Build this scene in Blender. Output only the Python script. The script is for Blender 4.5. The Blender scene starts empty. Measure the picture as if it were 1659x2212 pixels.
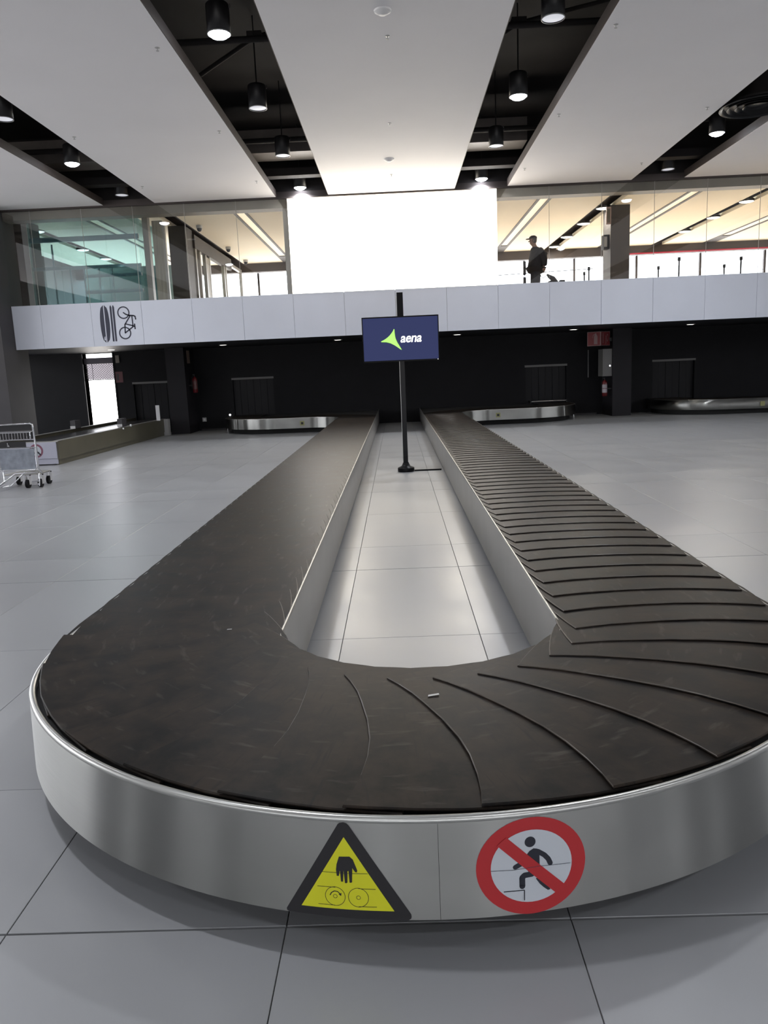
import bpy, bmesh, math, random
from mathutils import Vector, Matrix
random.seed(7)
PI = math.pi
S = bpy.context.scene
C = S.collection

# ------------------------------------------------------------------ camera, world, exposure
cam_d = bpy.data.cameras.new('camera'); cam = bpy.data.objects.new('camera', cam_d); C.objects.link(cam)
CAM = Vector((-0.0608, 0.0, 1.53))
def cam_axes(p, y, r):
    f = Vector((0, math.cos(p), -math.sin(p))); u = Vector((0, math.sin(p), math.cos(p))); rt = Vector((1, 0, 0))
    Z = Matrix.Rotation(y, 3, 'Z'); f, u, rt = Z @ f, Z @ u, Z @ rt
    return math.cos(r)*rt + math.sin(r)*u, -math.sin(r)*rt + math.cos(r)*u, f
R_, U_, F_ = cam_axes(0.17822, 0.02246, -0.04310)
cam.matrix_world = Matrix(((R_.x, U_.x, -F_.x, CAM.x), (R_.y, U_.y, -F_.y, CAM.y), (R_.z, U_.z, -F_.z, CAM.z), (0, 0, 0, 1)))
cam_d.sensor_fit = 'HORIZONTAL'; cam_d.sensor_width = 36; cam_d.lens = 1683.6/1659*36
cam_d.clip_start = 0.05; cam_d.clip_end = 300
S.camera = cam
FPX = 1683.6
def project(P):
    v = Vector(P) - CAM; z = v.dot(F_)
    return (829.5 + FPX*v.dot(R_)/z, 1106 - FPX*v.dot(U_)/z, z)

S.view_settings.view_transform = 'Standard'
try: S.view_settings.look = 'None'
except Exception: pass
S.view_settings.gamma = 1.0
S.view_settings.use_curve_mapping = False
S.view_settings.exposure = 0.09

W = bpy.data.worlds.new('overcast_sky'); S.world = W; W.use_nodes = True
bg = W.node_tree.nodes['Background']
bg.inputs['Strength'].default_value = 6.5
# overcast white sky above the horizon, warm glow added below it to light the ceilings
_n = W.node_tree.nodes; _l = W.node_tree.links
_tc = _n.new('ShaderNodeTexCoord'); _sx = _n.new('ShaderNodeSeparateXYZ'); _l.new(_tc.outputs['Generated'], _sx.inputs[0])
_mr = _n.new('ShaderNodeMapRange'); _mr.inputs['From Min'].default_value = -.03; _mr.inputs['From Max'].default_value = .03; _l.new(_sx.outputs['Z'], _mr.inputs['Value'])
_mx = _n.new('ShaderNodeMix'); _mx.data_type = 'RGBA'; _l.new(_mr.outputs['Result'], _mx.inputs['Factor'])
_mx.inputs['A'].default_value = (.93, .89, .85, 1); _mx.inputs['B'].default_value = (.93, .95, 1.0, 1); _l.new(_mx.outputs['Result'], bg.inputs['Color'])

LAMP_W = 62.0          # watts of a lit pendant
TROUGH = 1.0           # warm strip lights of the upper floor

# ------------------------------------------------------------------ materials
def mat(name, col, rough=0.5, metal=0.0, noise=0.0, scale=8.0, bump=0.0, bscale=60.0, emit=None, estr=0.0,
        rn=0.0, aniso=0.0, spec=0.5, stretch=None, rand=0.0):
    m = bpy.data.materials.new(name); m.use_nodes = True
    nt = m.node_tree; N = nt.nodes; L = nt.links; b = N['Principled BSDF']
    b.inputs['Base Color'].default_value = (*col, 1); b.inputs['Roughness'].default_value = rough
    b.inputs['Metallic'].default_value = metal; b.inputs['Specular IOR Level'].default_value = spec
    if aniso: b.inputs['Anisotropic'].default_value = aniso
    if emit: b.inputs['Emission Color'].default_value = (*emit, 1); b.inputs['Emission Strength'].default_value = estr
    if noise or bump or rn or rand:
        tc = N.new('ShaderNodeTexCoord'); mp = N.new('ShaderNodeMapping'); L.new(tc.outputs['Object'], mp.inputs['Vector'])
        if stretch: mp.inputs['Scale'].default_value = stretch
        nz = N.new('ShaderNodeTexNoise'); nz.inputs['Scale'].default_value = scale; nz.inputs['Detail'].default_value = 5
        L.new(mp.outputs['Vector'], nz.inputs['Vector'])
        if noise or rand:
            mr = N.new('ShaderNodeMapRange'); L.new(nz.outputs['Fac'], mr.inputs['Value'])
            mr.inputs['From Min'].default_value = .3; mr.inputs['From Max'].default_value = .7
            mr.inputs['To Min'].default_value = 1-noise; mr.inputs['To Max'].default_value = 1+noise
            fac = mr.outputs['Result']
            if rand:
                oi = N.new('ShaderNodeObjectInfo'); r2 = N.new('ShaderNodeMapRange'); L.new(oi.outputs['Random'], r2.inputs['Value'])
                r2.inputs['To Min'].default_value = 1-rand; r2.inputs['To Max'].default_value = 1+rand
                mm = N.new('ShaderNodeMath'); mm.operation = 'MULTIPLY'; L.new(fac, mm.inputs[0]); L.new(r2.outputs['Result'], mm.inputs[1]); fac = mm.outputs[0]
            vm = N.new('ShaderNodeVectorMath'); vm.operation = 'SCALE'; vm.inputs[0].default_value = col
            L.new(fac, vm.inputs['Scale']); L.new(vm.outputs['Vector'], b.inputs['Base Color'])
        if rn:
            m3 = N.new('ShaderNodeMapRange'); L.new(nz.outputs['Fac'], m3.inputs['Value'])
            m3.inputs['From Min'].default_value = .3; m3.inputs['From Max'].default_value = .7
            m3.inputs['To Min'].default_value = max(.02, rough-rn); m3.inputs['To Max'].default_value = rough+rn
            L.new(m3.outputs['Result'], b.inputs['Roughness'])
        if bump:
            n2 = N.new('ShaderNodeTexNoise'); n2.inputs['Scale'].default_value = bscale; n2.inputs['Detail'].default_value = 3
            L.new(mp.outputs['Vector'], n2.inputs['Vector'])
            bp = N.new('ShaderNodeBump'); bp.inputs['Strength'].default_value = bump; bp.inputs['Distance'].default_value = .01
            L.new(n2.outputs['Fac'], bp.inputs['Height']); L.new(bp.outputs['Normal'], b.inputs['Normal'])
    return m

def glass(name, tint=(1, 1, 1), refl=0.08, rough=0.02):
    m = bpy.data.materials.new(name); m.use_nodes = True; nt = m.node_tree; N = nt.nodes; L = nt.links
    N.remove(N['Principled BSDF']); out = N['Material Output']
    t = N.new('ShaderNodeBsdfTransparent'); t.inputs['Color'].default_value = (*tint, 1)
    g = N.new('ShaderNodeBsdfGlossy'); g.inputs['Roughness'].default_value = rough
    mx = N.new('ShaderNodeMixShader'); mx.inputs['Fac'].default_value = refl
    L.new(t.outputs[0], mx.inputs[1]); L.new(g.outputs[0], mx.inputs[2]); L.new(mx.outputs[0], out.inputs['Surface'])
    return m

def steel(name, col=(.33, .33, .315), rough=.31, aniso=1.0):
    # brushed horizontally: highlights smear vertically (tangent about Z), with faint horizontal scratches
    m = bpy.data.materials.new(name); m.use_nodes = True; nt = m.node_tree; N = nt.nodes; L = nt.links
    b = N['Principled BSDF']; b.inputs['Metallic'].default_value = 1; b.inputs['Base Color'].default_value = (*col, 1)
    b.inputs['Anisotropic'].default_value = aniso; b.inputs['Roughness'].default_value = rough
    tg = N.new('ShaderNodeTangent'); tg.direction_type = 'RADIAL'; tg.axis = 'Z'; L.new(tg.outputs[0], b.inputs['Tangent'])
    b.inputs['Anisotropic Rotation'].default_value = 0.25
    tc = N.new('ShaderNodeTexCoord'); mp = N.new('ShaderNodeMapping'); mp.inputs['Scale'].default_value = (1.5, 1.5, 120)
    L.new(tc.outputs['Object'], mp.inputs['Vector'])
    nz = N.new('ShaderNodeTexNoise'); nz.inputs['Scale'].default_value = 2.2; nz.inputs['Detail'].default_value = 4
    L.new(mp.outputs['Vector'], nz.inputs['Vector'])
    mr = N.new('ShaderNodeMapRange'); L.new(nz.outputs['Fac'], mr.inputs['Value']); mr.inputs['To Min'].default_value = rough-.06; mr.inputs['To Max'].default_value = rough+.08
    L.new(mr.outputs['Result'], b.inputs['Roughness'])
    n2 = N.new('ShaderNodeTexNoise'); n2.inputs['Scale'].default_value = 1.6; n2.inputs['Detail'].default_value = 3; L.new(tc.outputs['Object'], n2.inputs['Vector'])
    m2 = N.new('ShaderNodeMapRange'); L.new(n2.outputs['Fac'], m2.inputs['Value']); m2.inputs['From Min'].default_value = .3; m2.inputs['From Max'].default_value = .7
    m2.inputs['To Min'].default_value = .84; m2.inputs['To Max'].default_value = 1.16
    vm = N.new('ShaderNodeVectorMath'); vm.operation = 'SCALE'; vm.inputs[0].default_value = col; L.new(m2.outputs['Result'], vm.inputs['Scale']); L.new(vm.outputs['Vector'], b.inputs['Base Color'])
    return m

def rubber(name):
    # dark rubber with scuffs: streaky wear, pale scratches
    m = bpy.data.materials.new(name); m.use_nodes = True; nt = m.node_tree; N = nt.nodes; L = nt.links
    b = N['Principled BSDF']; b.inputs['Specular IOR Level'].default_value = .07
    tc = N.new('ShaderNodeTexCoord'); oi = N.new('ShaderNodeObjectInfo')
    ad = N.new('ShaderNodeVectorMath'); ad.operation = 'ADD'; L.new(tc.outputs['Object'], ad.inputs[0])
    sc_ = N.new('ShaderNodeVectorMath'); sc_.operation = 'SCALE'; sc_.inputs[0].default_value = (37, 53, 11); L.new(oi.outputs['Random'], sc_.inputs['Scale'])
    L.new(sc_.outputs[0], ad.inputs[1])
    n1 = N.new('ShaderNodeTexNoise'); n1.inputs['Scale'].default_value = 6; n1.inputs['Detail'].default_value = 6; n1.inputs['Roughness'].default_value = .6
    L.new(ad.outputs[0], n1.inputs['Vector'])
    cr = N.new('ShaderNodeValToRGB'); cr.color_ramp.elements[0].position = .38; cr.color_ramp.elements[0].color = (.0085, .0078, .0074, 1)
    cr.color_ramp.elements[1].position = .62; cr.color_ramp.elements[1].color = (.027, .0205, .0158, 1); L.new(n1.outputs['Fac'], cr.inputs['Fac'])
    mp = N.new('ShaderNodeMapping'); mp.inputs['Scale'].default_value = (2.2, 22, 1); mp.inputs['Rotation'].default_value = (0, 0, .7); L.new(ad.outputs[0], mp.inputs['Vector'])
    n2 = N.new('ShaderNodeTexNoise'); n2.inputs['Scale'].default_value = 2.6; n2.inputs['Detail'].default_value = 4; L.new(mp.outputs['Vector'], n2.inputs['Vector'])
    r2 = N.new('ShaderNodeMapRange'); r2.inputs['From Min'].default_value = .58; r2.inputs['From Max'].default_value = .70; r2.inputs['To Max'].default_value = .8; L.new(n2.outputs['Fac'], r2.inputs['Value'])
    mx = N.new('ShaderNodeMix'); mx.data_type = 'RGBA'; L.new(r2.outputs['Result'], mx.inputs['Factor']); L.new(cr.outputs['Color'], mx.inputs['A']); mx.inputs['B'].default_value = (.012, .011, .011, 1)
    mp3 = N.new('ShaderNodeMapping'); mp3.inputs['Scale'].default_value = (9, 2, 1); mp3.inputs['Rotation'].default_value = (0, 0, -.5); L.new(ad.outputs[0], mp3.inputs['Vector'])
    n3 = N.new('ShaderNodeTexNoise'); n3.inputs['Scale'].default_value = 3.1; n3.inputs['Detail'].default_value = 6; L.new(mp3.outputs['Vector'], n3.inputs['Vector'])
    r3 = N.new('ShaderNodeMapRange'); r3.inputs['From Min'].default_value = .60; r3.inputs['From Max'].default_value = .80; r3.inputs['To Max'].default_value = .38; L.new(n3.outputs['Fac'], r3.inputs['Value'])
    m4 = N.new('ShaderNodeMix'); m4.data_type = 'RGBA'; L.new(r3.outputs['Result'], m4.inputs['Factor']); L.new(mx.outputs['Result'], m4.inputs['A']); m4.inputs['B'].default_value = (.13, .115, .10, 1)
    L.new(m4.outputs['Result'], b.inputs['Base Color'])
    rr = N.new('ShaderNodeMapRange'); rr.inputs['To Min'].default_value = .33; rr.inputs['To Max'].default_value = .46; L.new(n1.outputs['Fac'], rr.inputs['Value']); L.new(rr.outputs['Result'], b.inputs['Roughness'])
    bp = N.new('ShaderNodeBump'); bp.inputs['Strength'].default_value = .12; bp.inputs['Distance'].default_value = .004; L.new(n1.outputs['Fac'], bp.inputs['Height']); L.new(bp.outputs['Normal'], b.inputs['Normal'])
    return m

M = dict(
    tile=mat('porcelain_tile', (.305, .31, .32), .32, noise=.05, scale=1.3, bump=.02, bscale=300, rn=.04, rand=.02),
    joint=mat('tile_joint', (.10, .10, .10), .9),
    black=mat('black_wall', (.005, .005, .0065), .6, noise=.15, scale=3, spec=.2),
    soffit=mat('dark_soffit', (.018, .018, .022), .5, noise=.1, scale=2),
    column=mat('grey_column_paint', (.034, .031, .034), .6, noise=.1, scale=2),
    colw=mat('shaded_column_paint', (.015, .014, .017), .6, noise=.1, scale=2, spec=.25),  # darker copy of the column paint, slab shade put into the colour
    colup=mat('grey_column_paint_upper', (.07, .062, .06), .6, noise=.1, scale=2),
    ceil=mat('white_plasterboard', (.79, .78, .80), .7, noise=.02, scale=.6),
    ceilup=mat('cream_plasterboard', (.86, .79, .66), .7, noise=.02, scale=.6),
    parapet=mat('pale_parapet_panel', (.60, .63, .71), .42, noise=.02, scale=1.5),
    plenum=mat('plenum_black', (.014, .011, .011), .8, noise=.4, scale=1.1),
    duct=mat('dull_grey_duct', (.16, .14, .13), .5, noise=.15, scale=3),
    beam=mat('brown_grey_beam', (.19, .17, .145), .5, noise=.15, scale=2),
    darkbeam=mat('dark_brown_beam', (.045, .035, .033), .6, noise=.15, scale=2),
    steelb=steel('brushed_steel'),
    steels=mat('satin_steel', (.42, .41, .39), .42, metal=1, noise=.05, scale=3, bump=.02, bscale=200),
    rim=mat('polished_steel_rim', (.46, .46, .44), .34, metal=1),
    chrome=mat('chrome', (.75, .75, .78), .14, metal=1),
    rubber=rubber('worn_black_rubber'),
    edge=mat('worn_rubber_edge_highlight', (.070, .058, .048), .38, noise=.3, scale=12, spec=.3),  # paler bevel: edge highlight put into the colour, with some wear
    under=mat('black_underdeck', (.006, .006, .006), .8),
    blackm=mat('black_metal', (.006, .006, .007), .3, spec=.22),
    blackp=mat('black_plastic', (.006, .006, .007), .5, spec=.15),
    housing=mat('lamp_housing_black', (.012, .011, .012), .4),
    lens_on=mat('lit_lamp_lens', (.9, .9, .9), .3, emit=(.86, .9, 1.0), estr=30),
    lens_off=mat('glowing_unlit_lamp_lens', (.7, .7, .72), .25, emit=(.9, .92, 1), estr=.5),  # faint glow added so the switched-off lens looks bright
    down_on=mat('lit_downlight_lens', (.9, .9, .9), .3, emit=(1, .95, .86), estr=4),
    trough=mat('warm_strip_light', (.3, .27, .2), .5, emit=(.80, .64, .42), estr=TROUGH),
    panel=mat('backlit_panel', (.9, .9, .9), .4, emit=(1.0, .90, .74), estr=6.0),
    white=mat('white_paint', (.75, .75, .76), .5),
    dimgrey=mat('dim_grey_metal', (.13, .127, .125), .5),
    lightgrey=mat('light_grey_metal', (.42, .42, .42), .4),
    frame=mat('grey_aluminium_frame', (.34, .33, .31), .4, metal=.3),
    greige=mat('greige_cladding', (.30, .28, .23), .5, noise=.2, scale=5, stretch=(10, 10, .4)),
    teal=mat('teal_back_painted_glass', (.36, .52, .56), .3),
    red=mat('sign_red', (.42, .018, .022), .5),
    red_sign=mat('fire_sign_red', (.17, .012, .016), .5), sign_line=mat('fire_sign_line', (.22, .13, .13), .5),
    redd=mat('extinguisher_red', (.11, .006, .009), .3),
    white_s=mat('sign_white', (.50, .53, .57), .5),
    yellow=mat('sign_yellow', (.62, .62, .012), .45),
    dullyel=mat('dull_yellow_sticker', (.26, .26, .11), .5),
    ink=mat('sign_black', (.012, .011, .013), .5),
    navy=mat('sign_navy_black', (.012, .014, .024), .5),
    picto=mat('pictogram_dark', (.034, .037, .06), .5),
    screen=mat('lit_screen_navy', (.003, .003, .006), .35, spec=.08, emit=(.032, .040, .112), estr=1.0),
    lime=mat('lit_screen_lime', (.1, .2, .02), .3, emit=(.46, .95, .19), estr=1.0),
    limed=mat('lit_screen_dark_lime', (.1, .2, .02), .3, emit=(.06, .20, .012), estr=1.0),
    lit_white=mat('lit_screen_white', (.8, .8, .8), .3, emit=(1, 1, 1), estr=1.2),
    board=mat('grey_board', (.24, .26, .30), .45, noise=.25, scale=9),
    deskm=mat('olive_grey_side', (.092, .084, .058), .4, noise=.1, scale=2),
    desklil=mat('pale_end_panel', (.42, .42, .50), .5),
    cloth=mat('dark_coat_cloth', (.018, .015, .016), .9, noise=.2, scale=20),
    cloth2=mat('dark_trouser_cloth', (.012, .010, .014), .9),
    shirt=mat('grey_shirt_cloth', (.07, .065, .06), .9),
    skin=mat('skin', (.30, .17, .12), .5),
    hair=mat('grey_hair', (.10, .09, .085), .8),
    shoe=mat('black_leather', (.01, .01, .01), .4),
    bag=mat('dark_bag_fabric', (.03, .03, .035), .8, noise=.2, scale=15),
    mesh=mat('grille_steel', (.10, .09, .11), .6),
    warmfloor=mat('upper_floor_stone', (.72, .62, .48), .4, noise=.05, scale=2),
    gwall=mat('hall_side_wall', (.45, .45, .46), .6),
    clear=glass('clear_glass', (.97, .98, .98), .07),
    tealglass=glass('teal_tinted_glass', (.56, .74, .78), .24),
    facade=glass('facade_glass', (.98, .98, .98), .05),
    redtrim=mat('red_awning', (.45, .02, .06), .6),
    drain=mat('strip_curtain_black', (.007, .007, .009), .5, spec=.25),
)

# ------------------------------------------------------------------ mesh helpers
class MB:
    def __init__(s): s.v = []; s.f = []; s.sm = []
    def add(s, vs, fs, smooth=False):
        n = len(s.v); s.v += [tuple(v) for v in vs]; s.f += [tuple(i+n for i in f) for f in fs]; s.sm += [smooth]*len(fs); return s
    def box(s, x0, x1, y0, y1, z0, z1):
        v = [(x, y, z) for z in (z0, z1) for y in (y0, y1) for x in (x0, x1)]
        return s.add(v, [(0, 2, 3, 1), (4, 5, 7, 6), (0, 1, 5, 4), (2, 6, 7, 3), (0, 4, 6, 2), (1, 3, 7, 5)])
    def cyl(s, p0, p1, r0, r1=None, n=16, caps=True):
        p0, p1 = Vector(p0), Vector(p1); r1 = r0 if r1 is None else r1
        d = (p1-p0).normalized(); a = d.orthogonal().normalized(); b = d.cross(a)
        v = []
        for p, r in ((p0, r0), (p1, r1)):
            for i in range(n):
                t = 2*PI*i/n; v.append(p + a*math.cos(t)*r + b*math.sin(t)*r)
        f = [(i, (i+1) % n, n+(i+1) % n, n+i) for i in range(n)]
        s.add(v, f, True)
        if caps: s.add(v, [tuple(range(n-1, -1, -1)), tuple(range(n, 2*n))])
        return s
    def tube(s, pts, r, n=8, closed=False):
        P = [Vector(p) for p in pts]; k = len(P); rings = []; up = None
        for i, p in enumerate(P):
            if closed: d = (P[(i+1) % k]-P[i-1]).normalized()
            else: d = (P[min(i+1, k-1)]-P[max(i-1, 0)]).normalized()
            a = d.orthogonal() if up is None else (up - d*up.dot(d))
            a.normalize(); up = a; b = d.cross(a)
            rr = r[i] if isinstance(r, (list, tuple)) else r
            rings.append([p + a*math.cos(2*PI*j/n)*rr + b*math.sin(2*PI*j/n)*rr for j in range(n)])
        v = [q for g in rings for q in g]; f = []
        for i in range(k if closed else k-1):
            i2 = (i+1) % k
            for j in range(n): f.append((i*n+j, i*n+(j+1) % n, i2*n+(j+1) % n, i2*n+j))
        s.add(v, f, True)
        if not closed: s.add(rings[0]+rings[-1], [tuple(range(n-1, -1, -1)), tuple(range(n, 2*n))])
        return s
    def lathe(s, prof, c=(0, 0, 0), n=24, close=False):
        v = []; m = len(prof)
        for i in range(n):
            t = 2*PI*i/n
            for r, z in prof: v.append((c[0]+r*math.cos(t), c[1]+r*math.sin(t), c[2]+z))
        f = []
        for i in range(n):
            i2 = (i+1) % n
            for j in range(m-1): f.append((i*m+j, i2*m+j, i2*m+j+1, i*m+j+1))
        return s.add(v, f, True)
    def prism(s, poly, z0, z1):
        n = len(poly); v = [(x, y, z0) for x, y in poly]+[(x, y, z1) for x, y in poly]
        return s.add(v, [tuple(range(n-1, -1, -1)), tuple(range(n, 2*n))]+[(i, (i+1) % n, n+(i+1) % n, n+i) for i in range(n)])
    def mesh(s, name, m=None, off=(0, 0, 0)):
        me = bpy.data.meshes.new(name)
        me.from_pydata([(x-off[0], y-off[1], z-off[2]) for x, y, z in s.v], [], s.f)
        me.polygons.foreach_set('use_smooth', s.sm)
        if m: me.materials.append(m)
        me.update(); return me

def worldloc(o):
    L = Vector((0, 0, 0))
    while o: L += o.location; o = o.parent
    return L
def put(name, mb, m, parent=None, loc=None, label=None):
    base = worldloc(parent) if parent else Vector((0, 0, 0))
    off = Vector(loc) if loc is not None else base
    o = bpy.data.objects.new(name, mb.mesh(name, m, off)); C.objects.link(o)
    if parent: o.parent = parent
    o.location = off-base
    if label: o['label'] = label
    return o
def tag(o, label, cat, group=None):
    o['label'] = label; o['category'] = cat
    if group: o['group'] = group
    return o
def thing(name, label, cat, loc, group=None):
    o = bpy.data.objects.new(name, None); C.objects.link(o); o.location = loc; o.empty_display_size = .1
    return tag(o, label, cat, group)
def struct(name, mb, m, parent=None, loc=None):
    o = put(name, mb, m, parent, loc); o['kind'] = 'structure'; return o
def sroot(name, loc=(0, 0, 0)):
    o = bpy.data.objects.new(name, None); C.objects.link(o); o.location = loc; o['kind'] = 'structure'; return o
def kids(o): return [c for c in bpy.data.objects if c.parent == o]
def copy_tree(o, parent=None):
    c = o.copy(); C.objects.link(c)
    if parent: c.parent = parent
    for ch in kids(o): copy_tree(ch, c)
    return c

# sweep of a profile [(outward offset, z)] along a 2D path
def normals(path, closed=False):
    out = []; k = len(path)
    for i in range(k):
        a = path[max(i-1, 0)]; b = path[min(i+1, k-1)]
        dx, dy = b[0]-a[0], b[1]-a[1]; l = math.hypot(dx, dy); out.append((dy/l, -dx/l))
    return out
def sweep(mb, path, prof, smooth=True, closed_prof=False):
    nn = normals(path); m = len(prof); v = []
    for (x, y), (nx, ny) in zip(path, nn):
        for o_, z in prof: v.append((x+nx*o_, y+ny*o_, z))
    f = []
    for i in range(len(path)-1):
        for j in range(m if closed_prof else m-1):
            j2 = (j+1) % m; f.append((i*m+j, (i+1)*m+j, (i+1)*m+j2, i*m+j2))
    return mb.add(v, f, smooth)

# =================================================================== THE SETTING
YW, YP = 23.6, 19.65          # back wall, parapet / slab edge
ZS, ZPT, ZC, ZF2 = 2.44, 3.49, 5.73, 2.95
# ---- floor: porcelain tiles, rows of 0.8 / 1.6 / 1.6 m, recessed joints
floor = struct('floor', MB().box(-20, 20, -14.2, YW+.1, -.2, -.006), M['joint'])
U0, V0, T = -.4305, 1.9525, .8
rows = []
for k in range(-5, 6):
    for a, b in ((0, 1), (1, 3), (3, 5)): rows.append((V0+T*(5*k+a), V0+T*(5*k+b), a == 0, b == 5))
tiles = []
for (y0, y1, lo, hi) in rows:
    if y1 < -13.5: continue
    for k in range(-24, 25):
        x0 = U0+T*k; x1 = x0+T; yb = min(y1, YW)
        if x0 < -19.7 or x1 > 19.7 or y0 > YW-.2: continue
        vis = 0
        if yb > .9:
            pts = [project((x, max(y, .9), 0)) for x in (x0, x1) for y in (y0, yb)]
            xs = [p[0] for p in pts]; ys = [p[1] for p in pts]
            w = min(max(xs), 1680)-max(min(xs), -20); h = min(max(ys), 2230)-max(min(ys), 0)
            if w > 0 and h > 0: vis = w*h
        tiles.append((vis, x0, x1, y0, yb, lo, hi))
tiles.sort(key=lambda t: -t[0])
near = [t for t in tiles[:295] if t[0] > 0]; rest = tiles[len(near):]
tm = {}
def gap(flag): return .004 if flag else .0016
for vis, x0, x1, y0, y1, lo, hi in near:
    key = (round(y1-y0, 3), lo, hi)
    if key not in tm:
        g0, g1 = gap(lo), gap(hi); L_ = y1-y0; q = .0012
        b = MB(); a0, a1, c0, c1 = .0016, T-.0016, g0, L_-g1
        v = [(a0, c0, -.008), (a1, c0, -.008), (a1, c1, -.008), (a0, c1, -.008), (a0, c0, -q), (a1, c0, -q), (a1, c1, -q), (a0, c1, -q),
             (a0+q, c0+q, 0), (a1-q, c0+q, 0), (a1-q, c1-q, 0), (a0+q, c1-q, 0)]
        f = [(8, 9, 10, 11)]+[(i, (i+1) % 4, 4+(i+1) % 4, 4+i) for i in range(4)]+[(4+i, 4+(i+1) % 4, 8+(i+1) % 4, 8+i) for i in range(4)]
        b.add(v, f); tm[key] = b.mesh('floor_tile', M['tile'])
    o = bpy.data.objects.new('floor_tile', tm[key]); C.objects.link(o); o.parent = floor; o.location = (x0, y0, 0)
b = MB()
for vis, x0, x1, y0, y1, lo, hi in rest:
    b.add([(x0+.0016, y0+gap(lo), 0), (x1-.0016, y0+gap(lo), 0), (x1-.0016, y1-gap(hi), 0), (x0+.0016, y1-gap(hi), 0)], [(0, 1, 2, 3)])
o = put('floor_tiles', b, M['tile'], floor); o['kind'] = 'stuff'

# ---- back wall with service door and conveyor mouths
wb = MB(); WT = .3
holes = [(-9.40, -8.50, 0, 2.42), (-7.95, -6.78, .25, 1.47), (-4.96, -3.74, .25, 1.47), (3.79, 5.0, .25, 1.47), (7.55, 8.78, .25, 1.47)]
xc = -20
for x0, x1, z0, z1 in holes:
    wb.box(xc, x0, YW, YW+WT, 0, ZS+.02); wb.box(x0, x1, YW, YW+WT, z1, ZS+.02)
    if z0 > 0: wb.box(x0, x1, YW, YW+WT, 0, z0)
    xc = x1
wb.box(xc, 20, YW, YW+WT, 0, ZS+.02)
wall_back = struct('wall_back', wb, M['black'])
for i, (x0, x1, z0, z1) in enumerate(holes[1:]):
    t = MB().box(x0-.02, x1+.02, YW-.03, YW+.02, z1, z1+.06); struct('trim_%d' % (i+1), t, M['dimgrey'])
    struct('wall_light_block', MB().box(x0-.02, x1+.02, YW+WT, YW+WT+.03, z0-.02, z1+.02), M['black'])  # plate added behind the strips to keep outside light from the gaps
    cur = sroot('door_%d' % (i+2), (0, 0, 0))
    n = 6; w = (x1-x0)/n
    for k in range(n):
        put('curtain_strip', MB().box(x0+k*w+.004, x0+(k+1)*w-.004, YW+.10+.012*(k % 2), YW+.108+.012*(k % 2), z0, z1), M['drain'], cur)
struct('baseboard_back', MB().box(-6.0, -4.98, YW-.015, YW, 0, .05).box(5.05, 5.9, YW-.015, YW, 0, .05), M['column'])

# service door with half raised grille
d1 = sroot('door_1', (-8.95, YW, 0))
put('door_frame', MB().box(-9.44, -9.40, YW-.02, YW+.3, 0, 2.44).box(-8.50, -8.46, YW-.02, YW+.3, 0, 2.44), M['blackm'], d1)
put('roller_box', MB().box(-9.40, -8.50, YW+.08, YW+.28, 2.12, 2.29), M['mesh'], d1)
gr = MB(); nx, dz = 12, .035
zz = 1.66; x0g, x1g = -9.40, -8.50; px = (x1g-x0g)/nx
k = 0
while zz < 2.12:
    pts = []
    for i in range(nx*2+1):
        pts.append((x0g+i*px/2, YW+.18, zz + (dz/2 if (i+k) % 2 else -dz/2)))
    gr.tube(pts, .007, 4); zz += dz; k += 1
g = put('grille_curtain', gr, M['mesh'], d1); g['kind'] = 'stuff'
put('grille_rod', MB().cyl((-9.2, YW+.17, 1.66), (-9.2, YW+.17, 2.12), .008, n=6), M['mesh'], d1)
put('bottom_bar', MB().box(-9.40, -8.50, YW+.16, YW+.2, 1.635, 1.66), M['mesh'], d1)

# ---- slab, soffit, upper floor
struct('trim_10', MB().box(-8, 20, YP+.06, 31.2, ZS, ZF2-.02).box(-12, -8, YP+.06, 23.95, ZS, ZF2-.02), M['soffit'])
struct('floor_upper', MB().box(-8, 20, YP+.06, 31.2, ZF2-.02, ZF2).box(-12, -8, YP+.06, 24.2, ZF2-.02, ZF2), M['warmfloor'])
struct('wall_outside_backdrop', MB().box(-15, -8.5, 32.0, 32.3, 1.71, 2.57), mat('outside_backdrop', (.13, .12, .14), .8))  # backdrop added outside to dim the bright sky behind the grille
# parapet of 1.25 m panels
par = sroot('wall_parapet', (0, YP, ZS))
struct('trim_11', MB().box(-9.46, 14, YP+.035, YP+.06, ZS, ZPT-.02), M['column'])
for k in range(-8, 12):
    x0 = max(-9.46, k*1.25+.003); x1 = (k+1)*1.25-.003
    if x1 < -9.4: continue
    put('parapet_panel', MB().box(x0, x1, YP, YP+.034, ZS, ZPT), M['parapet'], par)
# glass above it
win = sroot('window_1', (0, YP+.01, ZPT))
for k in range(-8, 12):
    x0 = max(-9.46, k*1.25+.006); x1 = (k+1)*1.25-.006
    if x1 < -9.4 or -2.5 < (x0+x1)/2 < 2.5: continue
    put('glass_pane', MB().box(x0, x1, YP+.012, YP+.024, ZPT-.05, ZC-.03), M['clear'], win)
    put('glass_joint', MB().box(x1+.001, x1+.011, YP+.014, YP+.022, ZPT, ZC-.03), M['frame'], win)
put('top_rail', MB().box(-9.8, 14, YP-.02, YP+.06, ZC-.03, ZC+.12), M['darkbeam'], win)
struct('trim_12', MB().box(-12, 15, YP+.12, YP+.5, 5.51, ZC+.05), M['beam'])

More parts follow.
